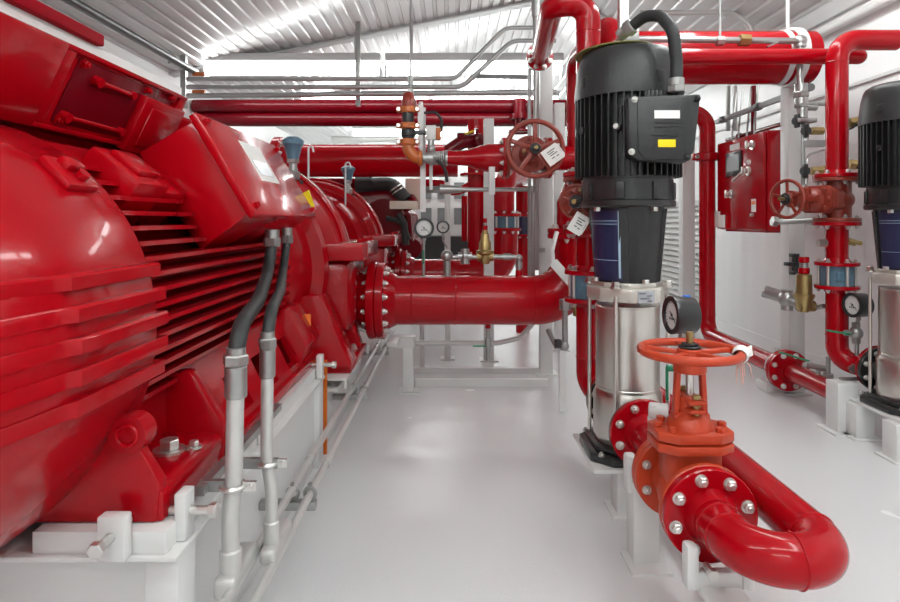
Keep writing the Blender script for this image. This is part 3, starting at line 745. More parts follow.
gx = .672; gy = 1.74
g1, s_, u_, f_ = gauge(at(671, 315, 1.72), (-.97, -.08, .02), .054, .066, 'large black pressure gauge standing above the front handwheel', [(.693, 1.756, .60), (.693, 1.756, .42), (.748, 1.80, .36)])
b = B(); p = at(671, 315, 1.72) - f_ * .04; b.box(p + V((.01, .01, .052)), (.02, .012, .008), None, .002); part('valve_tag', b, mat('blue_dot', (.05, .2, .7), .4), g1)
b = B(); p = at(667, 385, 1.80); b.bar(p + V((0, 0, .055)), p - V((0, 0, .045)), .014, .006, bev=.002); b.cyl(p + V((0, 0, .05)), p + V((.03, 0, .05)), .01, seg=12); solo('valve_lever', b, GREEN, 'green lever handle hanging between pump sleeve and front valve yoke', 'lever')

# ---- discharge risers: check valve, gate valve, pipe
def riser(x, y, xp_, yp, top, label, first, dz=0.):
    t = thing('discharge_pipe', label, 'pipe', (x, y, .25), 'pump discharge pipes')
    b = B(); b.tube([(xp_, yp + .02, vz), (xp_, y - .13, vz), (x, y, vz), (x, y, .655)], .05, .10, 32, 10); b.torus((x, y, .43), (0, 0, 1), .05, .0025, 32, 6); part('lower_pipe', b, RED, t)
    flange(t, (xp_, yp, vz), (0, 1, 0), .106, .020, 8, .0105, RED, name='flange')
    flange(t, (x, y, .678), (0, 0, -1), .098, .018, 6, .011, RED, hub=(.02, .05))
    b = B(); b.cyl((x, y, .795), (x, y, .965 + dz), .05, seg=32); part('middle_pipe', b, RED, t)
    flange(t, (x, y, .775), (0, 0, 1), .098, .018, 6, .011, RED, hub=(.02, .05))
    flange(t, (x, y, .991 + dz), (0, 0, -1), .104, .019, 6, .011, RED, hub=(.015, .05))
    flange(t, (x, y, 1.209 + dz), (0, 0, 1), .104, .019, 6, .011, RED, hub=(.02, .05))
    b = B(); b.tube([(x, y, 1.225 + dz)] + top, .05, .10, 32, 12); b.torus((x, y, 1.78), (0, 0, 1), .05, .0025, 32, 6); part('upper_pipe', b, RED, t)
    c = thing('check_valve', label[:0] + ('blue-grey wafer check valve with long tie rods, left of the complete pump' if first else 'blue-grey wafer check valve with long tie rods, beside the cut-off pump'), 'valve', (x, y, .68), 'wafer check valves')
    b = B(); b.cyl((x, y, .6785), (x, y, .7745), .074, seg=36); b.box((x - .03, y - .068, .725), (.03, .016, .045), None, .003); pieces('body', b, BLUEG, c)
    b = B()
    for k in range(6):
        a = 2 * PI * (k + .5) / 6; q = V((x + .0784 * math.cos(a), y + .0784 * math.sin(a), 0)); b.cyl(q + V((0, 0, .679)), q + V((0, 0, .774)), .0072, seg=12)
    pieces('tie_rod', b, ZINC, c)
    return t
r1 = riser(.568, 2.5, px0, py0 + .178, [(.568, 2.5, 1.90), (.42, 2.5, 1.90), (.485, 3.30, 1.90)], 'red riser beside the complete pump, bending over near the roof', True, -.03)
flange(r1, (.485, 3.32, 1.90), (0, -1, 0), .075, .02, 8, .011, RED)
r2 = riser(1.905, 2.97, px0 + 1.384, py0 + .49 + .178, [(1.905, 2.97, 1.89), (2.20, 2.97, 1.89)], 'red riser near the right wall, turning sideways at the top', False)
v1, m1, z1 = gate_valve((.568, 2.5, 1.07), (0, 0, 1), (-.42, -.91, 0), 'brown-red gate valve on the riser left of the complete pump, small tagged wheel', BROWN, L=.108, Rf=.104, sl=.60, wheelR=.064, nb=6, spokes=5, mw=BROWN)
v2, m2, z2 = gate_valve((1.905, 2.97, 1.10), (0, 0, 1), (-.93, -.36, 0), 'brown-red gate valve on the riser beside the control cabinet, spoked wheel sideways', BROWN, L=.108, Rf=.104, sl=.98, wheelR=.088, nb=6, spokes=5, mw=BROWN)
def paper_tag(c, n, w, h, rot, label, wheel_pt=None):
    c = V(c); n = V(n).normalized(); s = V((0, 0, 1)).cross(n).normalized(); u = n.cross(s)
    s2 = s * math.cos(rot) + u * math.sin(rot); u2 = -s * math.sin(rot) + u * math.cos(rot)
    t = thing('paper_tag', label, 'tag', c, 'white paper tags')
    m = Matrix((s2, u2, n)).transposed()
    b = B(); b.prism([c + s2 * x * w / 2 + u2 * y * h / 2 for x, y in ((-1, -1), (.8, -1), (1, -.7), (1, .7), (.8, 1), (-1, 1))], n * .0012); part('card', b, PAPER, t)
    b = B()
    for k, (x, y, l) in enumerate(((0, .5, .8), (-.1, .25, .55), (.05, .0, .7), (-.2, -.35, .3), (.3, -.4, .25))): b.box(c + s2 * x * w / 2 + u2 * y * h / 2 + n * .0016, (l * w * .6, h * .05, .0006), m)
    part('printed_lines', b, INK, t)
    b = B(); b.torus(c + s2 * w * .42 + n * .002, s2, .012, .001, 16, 6); part('string', b, GALV, t)
    return t
paper_tag(m1 @ V((.0, -.02, z1 + .03)) + V((-.01, -.02, -.085)), (-.3, -1, .05), .060, .078, -.55, 'white paper tag hanging below the small wheel beside the complete pump')
# ------------------------------------------------------------------ main red delivery pipe across the aisle
MY, MZ, MR = 3.35, .553, .137
MX = .70
mp = thing('main_pipe', 'wide glossy red pipe crossing the aisle from the nearer pump', 'pipe', (.1, MY, MZ), 'wide cross pipes')
b = B(); b.tube([(-.39, MY, MZ), (MX, MY, MZ), (MX, MY, .90)], MR, .24, 48, 14)
for x in (-.22, .02, .45): b.torus((x, MY, MZ), (1, 0, 0), MR, .0035, 48, 8)
part('tube', b, RED, mp)
flange(mp, (-.412, MY, MZ), (1, 0, 0), .215, .045, 14, .0155, RED, hub=(.06, .137))
flange(mp, (MX, MY, .925), (0, 0, -1), .165, .028, 10, .014, RED)
mp2 = thing('main_pipe', 'farther wide red cross pipe seen just above the first', 'pipe', (.1, 4.95, MZ), 'wide cross pipes')
b = B(); b.tube([(-.39, 4.95, MZ), (.42, 4.95, MZ), (.42, 4.95, .91)], MR * .9, .2, 40, 12); part('tube', b, RED, mp2)
flange(mp2, (-.412, 4.95, MZ), (1, 0, 0), .20, .045, 14, .0155, RED, hub=(.06, .13))
flange(mp2, (.42, 4.95, .935), (0, 0, -1), .15, .025, 10, .014, RED)
ck = thing('check_valve', 'blue-grey wafer valve between bright red flanges behind the brass valve', 'valve', (.42, 4.95, .936), 'wafer check valves')
b = B(); b.cyl((.42, 4.95, .936), (.42, 4.95, 1.028), .115, seg=36); pieces('body', b, BLUEG, ck)
b = B()
for k in range(9): a = 2 * PI * k / 9; q = V((.42 + .121 * math.cos(a), 4.95 + .121 * math.sin(a), 0)); b.cyl(q + V((0, 0, .937)), q + V((0, 0, 1.027)), .008, seg=10)
pieces('tie_rod', b, ZINC, ck)
up = thing('riser_pipe', 'bright red upright pipe above the blue-grey wafer valve, curving back', 'pipe', (.42, 4.95, 1.03))
b = B(); b.tube([(.42, 4.95, 1.04), (.42, 4.95, 1.32), (.62, 5.45, 1.40)], .095, .15, 32, 10); part('tube', b, RED, up); flange(up, (.42, 4.95, 1.029), (0, 0, 1), .15, .025, 10, .012, RED)
x5, y5 = .63, 5.35
lo = thing('riser_pipe', 'short red riser below the dark wafer valve behind the pale column', 'pipe', (x5, y5, 0)); b = B(); b.tube([(x5, y5, .0), (x5, y5, .86)], .06, 0, 24); part('tube', b, RED, lo); flange(lo, (x5, y5, .875), (0, 0, -1), .115, .02, 8, .011, RED)
hi = thing('riser_pipe', 'short red riser over the dark wafer valve behind the pale column', 'pipe', (x5, y5, 1.03)); b = B(); b.tube([(x5, y5, 1.045), (x5, y5, 1.30)], .06, 0, 24); part('tube', b, RED, hi); flange(hi, (x5, y5, 1.031), (0, 0, 1), .115, .02, 8, .011, RED)
ck2 = thing('check_valve', 'dark wafer valve half hidden behind the tall silver conduit', 'valve', (x5, y5, .876), 'wafer check valves'); b = B(); b.cyl((x5, y5, .876), (x5, y5, 1.03), .088, seg=28); part('body', b, NAVY, ck2)
b = B()
for k in range(6): a = 2 * PI * k / 6; q = V((x5 + .096 * math.cos(a), y5 + .096 * math.sin(a), 0)); b.cyl(q + V((0, 0, .876)), q + V((0, 0, 1.03)), .007, seg=10)
pieces('tie_rod', b, ZINC, ck2)
# riser above the main pipe elbow
mr = thing('riser_pipe', 'red riser continuing up from the wide cross pipe behind the tagged wheel', 'pipe', (MX, MY, .93))
b = B(); b.tube([(MX, MY, .955), (MX, MY, 1.10)], .115, 0, 36); b.lathe([(0, .115), (.14, .06)], (MX, MY, 1.10), seg=36); b.tube([(MX, MY, 1.23), (MX - .01, MY, 1.885), (MX + .02, 2.70, 1.885), (MX + .02, 2.70, 1.45)], .055, .10, 30, 10)
b.tube([(MX - .02, MY, 1.346), (.55, MY, 1.346)], .07, 0, 30)
part('tube', b, RED, mr); flange(mr, (MX, MY, .926), (0, 0, 1), .165, .028, 10, .014, RED); flange(mr, (.531, MY, 1.346), (1, 0, 0), .115, .02, 8, .012, RED)
# white brace strap on the elbow
b = B(); b.bar(at(553, 262, 3.18), at(577, 289, 3.18), .05, .010, up=(0, 1, 0), bev=.002); b.bar(at(572, 284, 3.178), at(579, 291, 3.178), .06, .016, up=(0, 1, 0), bev=.002)
b.tube([at(553, 263, 3.19), at(552, 250, 3.2), at(557, 232, 3.24)], .012, .05, 10); solo('pipe_strap', b, WHITE, 'white flat strap slanting across the elbow of the wide red pipe', 'strap')
# stand under flange
st = thing('pipe_stand', 'white goalpost stand beside the wide red pipe flange', 'stand', (-.25, 3.5, 0), 'white pipe posts')
b = B(); b.box2((-.36, 3.46, .26), (-.215, 3.55, .325), .003); b.box2((-.285, 3.465, .006), (-.225, 3.525, .262), .003); b.box2((-.31, 3.44, 0), (-.19, 3.56, .008)); b.box2((-.36, 3.30, .30), (-.30, 3.46, .325), .003); part('frame', b, WHITE, st)
def post(x0, x1, y, z1, label, m=None, name='steel_post', z0=0., foot=True, grp='white pipe posts'):
    t = thing(name, label, 'post', ((x0 + x1) / 2, y, z0), grp); b = B(); w = x1 - x0; b.box2((x0, y, z0 + .005), (x1, y + w, z1), .003); part('shaft', b, m or WHITE, t)
    if foot: b = B(); b.box2((x0 - .03, y - .03, z0), (x1 + .03, y + w + .03, z0 + .008)); part('foot_plate', b, m or WHITE, t)
    return t
xp = lambda px, Y: (px - CX) / F * Y
post(xp(540.5, 3.87), xp(553, 3.87), 3.87, 2.03, 'tall pale steel column behind the tagged brown handwheel')
post(xp(484, 4.25), xp(494, 4.25), 4.25, 1.72, 'white post just left of the bright red riser, behind brass valve')
post(xp(555, 4.6), xp(565, 4.6), 4.6, 1.9, 'white post between the pale column and the complete pump')
post(xp(419.5, 4.0), xp(424.5, 4.0), 4.0, .55, 'thin white floor post seen below the wide red pipe near its stand')
post(xp(444.5, 4.3), xp(450.5, 4.3), 4.3, 1.30, 'thin pale post behind the small pressure gauge')
post(xp(683, 5.0), xp(695, 5.0), 5.0, 1.9, 'white post right of the complete pump, in front of the grey louvre')
post(xp(789, 3.45), xp(805, 3.45), 3.45, 1.78, 'white post behind the cabinet carrying the small silver valves')
# horizontal skid rails
b = B(); b.box2((-.25, 3.90, 0), (.60, 3.94, .035)); solo('skid_rail', b, WHITE, 'low white rail on the floor under the wide pipe, farther one', 'rail', 'white floor rails')
b = B(); b.box2((-.22, 3.60, 0), (.58, 3.64, .04)); solo('skid_rail', b, WHITE, 'low white rail on the floor under the wide pipe, nearer one', 'rail', 'white floor rails')
# drain with green lever under the pipe
dr = thing('drain_valve', 'small drain valve with green lever under the wide red pipe', 'valve', at(488, 325, 3.35))
p = at(488, 322, 3.35); b = B(); b.cyl(p + V((0, 0, .03)), p - V((0, 0, .035)), .015, seg=16); part('red_stub', b, RED, dr)
b = B(); b.cyl(p - V((0, 0, .03)), p - V((0, 0, .16)), .011, seg=14); b.hexa(p - V((0, 0, .09)), p - V((0, 0, .14)), .018); b.cyl(p - V((0, 0, .15)), p - V((0, 0, .215)), .013, seg=14); pieces('valve_body', b, GALV, dr)
b = B(); q = at(488, 346, 3.33); b.bar(q - V((.012, 0, 0)), q - V((.085, 0, 0)), .012, .008, bev=.002); part('lever', b, GREEN, dr)
b = B(); b.tube([V((-.22, 3.525, at(0, 343, 3.525).z)), at(498, 343, 3.525), at(520, 338, 3.525), at(534, 322, 3.525), at(541, 290, 3.525)], .015, .09, 14); solo('conduit', b, CONDUIT, 'pale conduit bending upwards below the wide red pipe', 'conduit')
# small outlet assembly at the elbow
ot = thing('test_outlet', 'silver elbow drop with brass fitting and black clamp under the pipe elbow', 'fitting', at(562, 400, 3.1))
b = B(); b.tube([at(574, 305, 3.12), at(565, 305, 3.12), at(565, 345, 3.12)], .015, .03, 14); b.hexa(at(565, 310, 3.12), at(565, 299, 3.12), .03); b.ball(at(565, 306, 3.12), .028); b.ball(at(564, 346, 3.12), .027); b.tube([at(568, 346, 3.12), at(556, 346, 3.12), at(548, 330, 3.2)], .013, .02, 12); pieces('elbow', b, GALV, ot)
b = B(); b.hexa(at(573, 306, 3.12), at(584, 306, 3.12), .03); b.cyl(at(578, 300, 3.12), at(578, 316, 3.12), .026, seg=14); pieces('brass_body', b, BRASS, ot)
b = B(); b.box(at(558, 343.5, 3.12), (.035, .04, .04), None, .004); part('clamp', b, BPLAST, ot)
q = at(562, 350, 3.12); b = B(); b.bar(q, V((q.x, q.y, .004)), .03, .03); part('leg', b, WHITE, ot)
# relief valve train on the pipe crown
rl = thing('relief_valve', 'brass relief valve with red cap standing on the wide red pipe', 'valve', at(485, 257, MY))
Yq = MY
b = B(); p = at(485, 264, Yq); b.lathe([(0, .022), (.025, .034), (.05, .038), (.06, .050), (.075, .050), (.08, .036), (.12, .034), (.135, .026), (.17, .022), (.175, .016), (.19, .015)], p, seg=24); b.cyl(at(477, 256, Yq), at(493, 256, Yq), .03, seg=18); pieces('body', b, BRASS, rl)
b = B(); p2 = p + V((0, 0, .18)); b.cyl(p2 + V((0, 0, -.0)), p2 + V((0, 0, .035)), .015, seg=14, bev=.003); b.cyl(p2 + V((0, 0, .05)), p2 + V((0, 0, .075)), .012, seg=14); part('cap', b, RED, rl)
b = B(); b.cyl(p2 + V((0, 0, .03)), p2 + V((0, 0, .055)), .010, seg=12); b.tube([at(445, 257, Yq), at(477, 257, Yq)], .012, 0, 14); b.ball(at(447, 256, Yq), .035); b.ball(at(465, 256, Yq), .028); b.cyl(at(465, 249, Yq), at(465, 264, Yq), .024, seg=16); b.cyl(at(458, 256, Yq), at(472, 256, Yq), .022, seg=16); b.tube([at(447, 258, Yq), at(447, 277, Yq)], .02, 0, 14); b.tube([at(493, 257, Yq), at(519, 257, Yq), at(519, 276, Yq)], .013, .03, 14); b.cyl(at(503, 257, Yq), at(511, 257, Yq), .02, seg=14); b.ball(at(519, 258, Yq), .02); b.cyl(at(519, 262, Yq), at(519, 268, Yq), .02, seg=14); pieces('silver_fitting', b, GALV, rl)
b = B(); b.cyl(at(519, 270, Yq), at(519, 277, Yq), .02, seg=14); part('red_stub', b, RED, rl)
# two gauges over the pipe
g, *_ = gauge(at(424, 228, 3.28), (.02, -1, 0), .055, .05, 'black rimmed pressure gauge above the wide red pipe, larger of the pair', [at(423.5, 245, 3.31), at(423.5, 277, 3.33)])
b = B(); p = at(423.5, 257, 3.29); b.bar(p + V((0, 0, .04)), p - V((0, 0, .04)), .016, .008, bev=.002); part('lever', b, GREEN, g)
g, *_ = gauge(at(443, 227, 3.9), (.02, -1, 0), .042, .05, 'small pressure gauge on the thin pale post, beside the larger one', [at(443, 240, 3.94), at(446, 246, 4.2), at(446.5, 247, 4.303)])
# horizontal valve with the big tagged wheel
v3, m3, z3 = gate_valve((.415, MY, 1.346), (1, 0, 0), (-.06, -1, .03), 'brown-red gate valve with big tagged wheel facing the camera', BROWN, L=.115, Rf=.115, sl=1.02, wheelR=.138, spokes=5, nb=8, mw=BROWN, sp0=PI / 2 + .0, round_bonnet=True)
paper_tag(m3 @ V((0, 0, z3 + .055)) + V((.082, 0, -.035)), (-.1, -1, .1), .095, .085, .62, 'large white paper tag tied on the big wheel facing the camera')
rd = thing('reducer', 'red cone reducer and silver hose coupling left of the big tagged wheel', 'pipe', (.2, MY, 1.346))
b = B(); b.lathe([(0, .040), (.08, .042), (.12, .046), (.19, .070), (.23, .079), (.31, .080)], (-.03, MY, 1.346), (1, 0, 0), 32); part('cone', b, RED, rd)
flange(rd, (.299, MY, 1.346), (-1, 0, 0), .115, .02, 8, .012, RED)
b = B(); x = -.16; b.lathe([(0, .028), (.02, .028), (.021, .034), (.024, .034), (.05, .034), (.052, .042), (.058, .042), (.06, .036)] + [(.062 + .006 * k, .036 if k % 2 else .040) for k in range(10)] + [(.125, .044), (.135, .044), (.136, .035)], (x, MY, 1.346), (1, 0, 0), 28); part('hose_coupling', b, GALV, rd)
b = B(); b.bar(at(493, 150, MY - .05), at(493, 170, MY - .05), .006, .012); b.box2((at(488, 170, MY).x, MY - .09, at(0, 195, MY).z), (at(494, 170, MY).x, MY - .06, at(0, 168, MY).z), .003); pieces('hanger', b, WHITE, rd)
# grooved orange riser
gr = thing('grooved_riser', 'upright line of orange clamps, black pipe and orange elbow', 'pipe', (-.245, MY, 1.35))
X = -.245
b = B(); b.tube([(-.165, MY, 1.346), (X, MY, 1.346), (X, MY, 1.44)], .034, .07, 24, 10); b.cyl((-.19, MY, 1.346), (-.165, MY, 1.346), .043, seg=24, bev=.005); pieces('elbow', b, ORANGE, gr)
b = B(); b.cyl((X, MY, 1.40), (X, MY, 1.66), .033, seg=24); b.cyl((X, MY, 1.465), (X, MY, 1.505), .042, seg=28, bev=.004); b.box2((X, MY - .02, 1.475), (X + .10, MY + .02, 1.498), .004); part('black_valve', b, BLACK, gr)
for z in (1.435, 1.525, 1.615):
    b = B(); b.cyl((X, MY, z - .018), (X, MY, z + .018), .045, seg=28, bev=.006)
    for s in (-1, 1): b.box((X + s * .05, MY, z), (.03, .035, .03), None, .005)
    q = part('clamp', b, ORANGE, gr)
    b = B()
    for s in (-1, 1): b.hexa((X + s * .052, MY - .03, z), (X + s * .052, MY - .018, z), .012); b.cyl((X + s * .052, MY + .03, z), (X + s * .052, MY - .02, z), .006, seg=8)
    pieces('clamp_bolt', b, ZINC, q)
b = B(); b.tube([(X, MY, 1.62), (X, MY, 1.69), (X, MY + .30, 1.69)], .036, .045, 24, 10); part('top_elbow', b, BROWN, gr)
b = B(); b.cyl((X + .07, MY, 1.34), (X + .07, MY, 1.66), .012, seg=4); b.box2((X + .055, MY - .012, 1.40), (X + .085, MY + .012, 1.64), .002); pieces('white_bracket', b, WHITE, gr)
ac = thing('switch_box', 'small white switch box with orange back beside the orange clamps', 'switch', at(431, 133, MY))
b = B(); p = at(431, 133, MY); b.box(p, (.055, .05, .08), None, .004); part('box', b, WHITE, ac)
b = B(); b.box(p + V((.04, 0, -.005)), (.032, .045, .07), None, .01); part('actuator', b, ORANGE, ac)
b = B(); b.tube([at(424, 113, MY), at(436, 112, MY), at(442, 120, MY), at(441, 132, MY)], .008, .04, 10); b.tube([at(437, 160, MY - .04), at(443, 166, MY - .04), at(446, 172, MY - .04), at(447, 182, MY - .03)], .009, .03, 10); pieces('cable', b, RUBBER, ac)
b = B(); b.tube([p - V((0, 0, .04)), at(431, 152, MY)], .018, 0, 12); b.ball(at(431, 149, MY), .026, seg=14); pieces('fitting', b, GALV, ac)
b = B(); b.bar(at(431, 156, MY + .06), at(431, 190, MY + .06), .018, .018); solo('strut_bracket', b, WHITE, 'short white strut bar below the small switch box', 'bracket')
b = B(); b.bar(at(423, 108, MY + .07), at(423, 212, MY + .07), .03, .03); solo('strut_bracket', b, WHITE, 'white strut bracket running down beside the orange clamp line', 'bracket')
# horizontal sensing line
b = B(); b.tube([at(426, 189.5, 3.5), at(533, 189.5, 3.5), at(533, 300, 3.5)], .012, .03, 12); b.hexa(at(425, 189.5, 3.5), at(441, 189.5, 3.5), .022); b.cyl(at(440, 189.5, 3.5), at(462, 189.5, 3.5), .032, .018, 16); b.hexa(at(531, 186, 3.5), at(531, 193, 3.5), .022); b.ball(at(533, 189.5, 3.5), .022); solo('sensing_line', b, GALV, 'thin silver pipe with fittings running level below the cone reducer', 'pipe')
b = B(); b.tube([at(536, 0, 3.7), at(536, 270, 3.7)], .019, 0, 14); b.cyl(at(536, -2, 3.7), at(536, 17, 3.7), .028, seg=18)
for y in (68, 250): b.box(at(537, y, 3.75), (.10, .03, .03), None, .003)
solo('conduit', b, RACK, 'tall upright silver conduit just left of the pale steel column', 'conduit')
b = B(); b.tube([at(529.5, 62, 3.8), at(529.5, 278, 3.8)], .012, 0, 12); solo('conduit', b, RACK, 'thin upright silver tube alongside the taller conduit behind the big tagged wheel', 'conduit')
# vertical dark red pipes behind
def vpipe(px, Y, r, y0, y1, label, m=RED, fl=()):
    t = thing('riser_pipe', label, 'pipe', at(px, y1, Y)); b = B(); b.tube([at(px, y1, Y), at(px, y0, Y)], r, 0, 24); part('tube', b, m, t)
    for y in fl: flange(t, at(px, y, Y), (0, 0, 1), r * 1.9, .02, 6, .011, m)
    return t
vpipe(476, 5.0, .070, 120, 262, 'tall red upright pipe left of the white post and brass valve', RED, (176,))
vpipe(464.5, 5.6, .028, 196, 241, 'thin bright red upright pipe next to the white framed switchgear', RED)
b = B(); b.tube([at(426, 183, 5.2), at(443, 184, 5.1), at(452, 194, 5.0), at(470, 186, 5.0), at(478, 178, 5.1)], .035, .12, 16); solo('bent_pipe', b, RED, 'bright red wavy pipe passing behind the thin sensing line', 'pipe')
# red valve stub at far behind
nv2 = thing('header_nozzle', 'dark red flanged nozzle under the mains, left of the big tagged wheel', 'pipe', at(462, 150, 4.4))
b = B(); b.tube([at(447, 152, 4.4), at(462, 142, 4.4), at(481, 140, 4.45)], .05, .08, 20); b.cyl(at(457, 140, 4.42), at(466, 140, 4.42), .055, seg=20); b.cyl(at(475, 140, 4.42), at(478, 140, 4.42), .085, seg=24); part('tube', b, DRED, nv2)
b = B(); b.bar(at(466, 134, 4.35), at(474, 131, 4.3), .025, .01); part('tag', b, YELLOW, nv2)

# ------------------------------------------------------------------ mains across the room
def main(z0y, z1y, xa, xb, Y, label, m, name='sprinkler_main', fl=()):
    zc_ = CAMZ - ((z0y + z1y) / 2 - HY) / F * Y; r = (z1y - z0y) / 2 / F * Y
    t = thing(name, label, 'pipe', ((xa + xb) / 2, Y, zc_), 'pipes across the room under the roof'); b = B(); b.tube([(xa, Y, zc_), (xb, Y, zc_)], r, 0, 36); part('tube', b, m, t)
    for x, d in fl: flange(t, (x, Y, zc_), (d, 0, 0), r * 1.45, .04, 10, .018, m)
    return t
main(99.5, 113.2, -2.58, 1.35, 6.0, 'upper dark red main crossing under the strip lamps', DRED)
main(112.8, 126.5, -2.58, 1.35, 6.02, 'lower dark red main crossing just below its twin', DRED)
main(144.5, 177, -1.50, .05, 5.2, 'thick red main with bolted end flange behind the air vents', RED, fl=((-1.50, 1), (-1.49, -1)))
main(181, 197, -1.38, -.62, 7.0, 'short bright red pipe length behind the farther air vent', RED)
h1 = main(32, 84, .82, 2.05, 3.45, 'thickest red header overhead, between complete pump and right wall', RED, 'overhead_header')
b = B(); x = 1.93; zc1 = CAMZ + 162 / F * 3.45; b.torus((x, 3.45, zc1), (1, 0, 0), .158, .010, 40, 6); b.bar((x, 3.45, zc1 + .155), (x, 3.45, zc(x) - .001), .014, .014); b.cyl((x, 3.45, zc1), (x + .04, 3.45, zc1), .168, seg=40); b.cyl((x - .06, 3.45, zc1), (x - .03, 3.45, zc1), .155, seg=40); solo('pipe_hanger', b, WHITE, 'white clevis hanger around the end of the thickest overhead header', 'hanger')
t = thing('overhead_pipe', 'slim red pipe with rounded end in front of the thickest header', 'pipe', (1.3, 3.13, 1.85))
b = B(); b.tube([(.70, 3.13, 1.853), (2.12, 3.13, 1.853)], .040, 0, 28); b.ball((2.12, 3.13, 1.853), .040, seg=24); part('tube', b, RED, t)
sl = thing('test_line', 'silver pipe with brass coupling and elbow along the thickest overhead header', 'pipe', at(720, 40, 3.18))
b = B(); Ys = 3.19; b.tube([at(600, 38.5, Ys), at(718, 40, Ys), at(800, 41, Ys), at(800, 108, Ys)], .017, .03, 14); b.ball(at(800, 41, Ys), .034, seg=16); b.cyl(at(800, 47, Ys), at(800, 43, Ys), .03, seg=14); b.tube([at(720, 41, Ys), at(720, -12, Ys)], .007, 0, 8); b.hexa(at(716, 41, Ys), at(724, 41, Ys), .026); b.bar(at(767, 47, Ys - .02), at(778, 42, Ys - .02), .012, .008); pieces('silver_pipe', b, GALV, sl)
b = B(); b.hexa(at(739, 40, Ys), at(750, 40.5, Ys), .032); part('brass_coupling', b, BRASS, sl)
b = B(); b.tube([at(640, 13, 4.4), at(735, 13, 4.4), at(752, 28, 4.4), at(753, 60, 4.4)], .02, .15, 12); solo('conduit', b, CONDUIT, 'pale conduit curving down behind the thickest overhead header', 'conduit')

# ------------------------------------------------------------------ conduits and strut, motor side
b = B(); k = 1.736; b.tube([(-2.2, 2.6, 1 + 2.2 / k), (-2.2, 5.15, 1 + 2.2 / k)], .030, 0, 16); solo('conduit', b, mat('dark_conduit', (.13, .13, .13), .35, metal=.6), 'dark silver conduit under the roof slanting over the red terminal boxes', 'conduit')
sr = thing('hanging_rack', 'grey strut drop carrying level conduits behind the terminal boxes', 'bracket', (-2.27, 5.2, 1.95))
b = B(); x = xp(184, 5.15); b.bar((x, 5.15, 1.96), (x, 5.15, zc(x)), .045, .045); b.bar((x, 4.9, 2.30), (x, 5.3, 2.30), .04, .04); pieces('strut', b, GALV, sr)
b = B()
for y in (74, 92): b.cyl(at(193, y, 5.1), at(205, y, 5.1), .018, seg=10)
pieces('red_clip', b, ORANGE, sr)
def rack(n, yl, bend, label, r=.020, Y=5.05):
    b = B(); p = [at(187, yl, Y)]
    if bend: p += [at(bend[0], yl, Y), at(bend[1], bend[2], Y), at(556, bend[2], Y)]
    else: p += [at(556, yl - 4, Y)]
    b.tube(p, r, .16, 12, 8); solo('conduit', b, RACK, label, 'conduit', 'level conduits under the strip lamps')
rack(0, 79, (455, 505, 28), 'topmost of the level silver conduits, bending up steeply first', .019, 5.05)
rack(1, 87, (462, 512, 41), 'middle one of the level silver conduits, bending up a little later', .021, 5.10)
rack(2, 96, None, 'lowest of the level silver conduits, staying straight above the dark mains', .023, 5.0)
b = B(); b.bar(at(470, 76, 5.3), at(528, 77, 5.3), .035, .035); solo('hanging_strut', b, mat('shaded_strut', (.2, .2, .2), .5, metal=.5), 'dark short strut bar under the lamp, right of the bent conduits', 'bracket')  # dark grey bar, no support modelled
sh = thing('strut_hanger', 'grey strut post hanging amid the level conduits', 'hanger', at(359, 100, 5.0))
x = xp(358.5, 5.2); b = B(); b.box2((x - .02, 5.16, 1.98), (x + .02, 5.20, zc(x)), .002); pieces('strut', b, GALV, sh)
b = B(); x = at(410.5, 0, 4.9).x; b.cyl((x, 4.9, 2.0), (x, 4.9, zc(x)), .008, seg=8); b.cyl((x, 4.9, 2.10), (x, 4.9, 2.18), .02, seg=12); b.hexa((x, 4.9, 2.02), (x, 4.9, 2.07), .028); solo('hanging_rod', b, GALV, 'thin threaded drop rod over the orange clamp line', 'rod')
for px, Y in ((489, 5.9), (560, 5.9)):
    pass
b = B(); x, y0_, z0_ = .36, 5.92, 1.86; b.tube([(.66, 5.85, 2.18), (.66, 5.85, 1.86)], .06, 0, 20); b.cyl((.66, 5.85, 1.98), (.66, 5.85, 2.03), .10, seg=20); b.torus((.66, 5.85, 1.86), (0, 0, 1), .10, .015, 24, 6); solo('hanging_dropper', b, DRED, 'stubby dark red dropper crossing in front of the mains near the pale column', 'pipe')  # stands clear of the mains, no support modelled

# floor conduits beside the plinth
def run(x, z, label):
    b = B(); b.tube([(x, 1.22, z), (x, 4.3, z)], .0115, 0, 14)
    for y in (1.95, 2.75): b.cyl((x, y, z), (x, y + .05, z), .0155, seg=14)
    solo('conduit', b, CONDUIT, label, 'conduit', 'floor conduits by the plinth')
run(-.462, .22, 'long conduit along the plinth near the floor, inner one'); run(-.412, .205, 'long conduit along the plinth near the floor, outer one')
for i, y in enumerate((1.72, 2.78, 3.7)):
    t = thing('conduit_bracket', ['nearest strut bracket clipping the two floor conduits', 'second strut bracket clipping the two floor conduits', 'farthest strut bracket clipping the two floor conduits'][i], 'bracket', (-.47, y, .17), 'floor conduit brackets')
    b = B(); b.box2((-.555, y, .165), (-.392, y + .03, .190), .003); pieces('strut', b, GALV, t)
    for x in (-.462, -.412):
        b = B(); b.torus((x, y + .02, .208), (0, 1, 0), .016, .005, 20, 6); b.box((x, y + .02, .230), (.010, .015, .015)); pieces('clip', b, GALV, t)
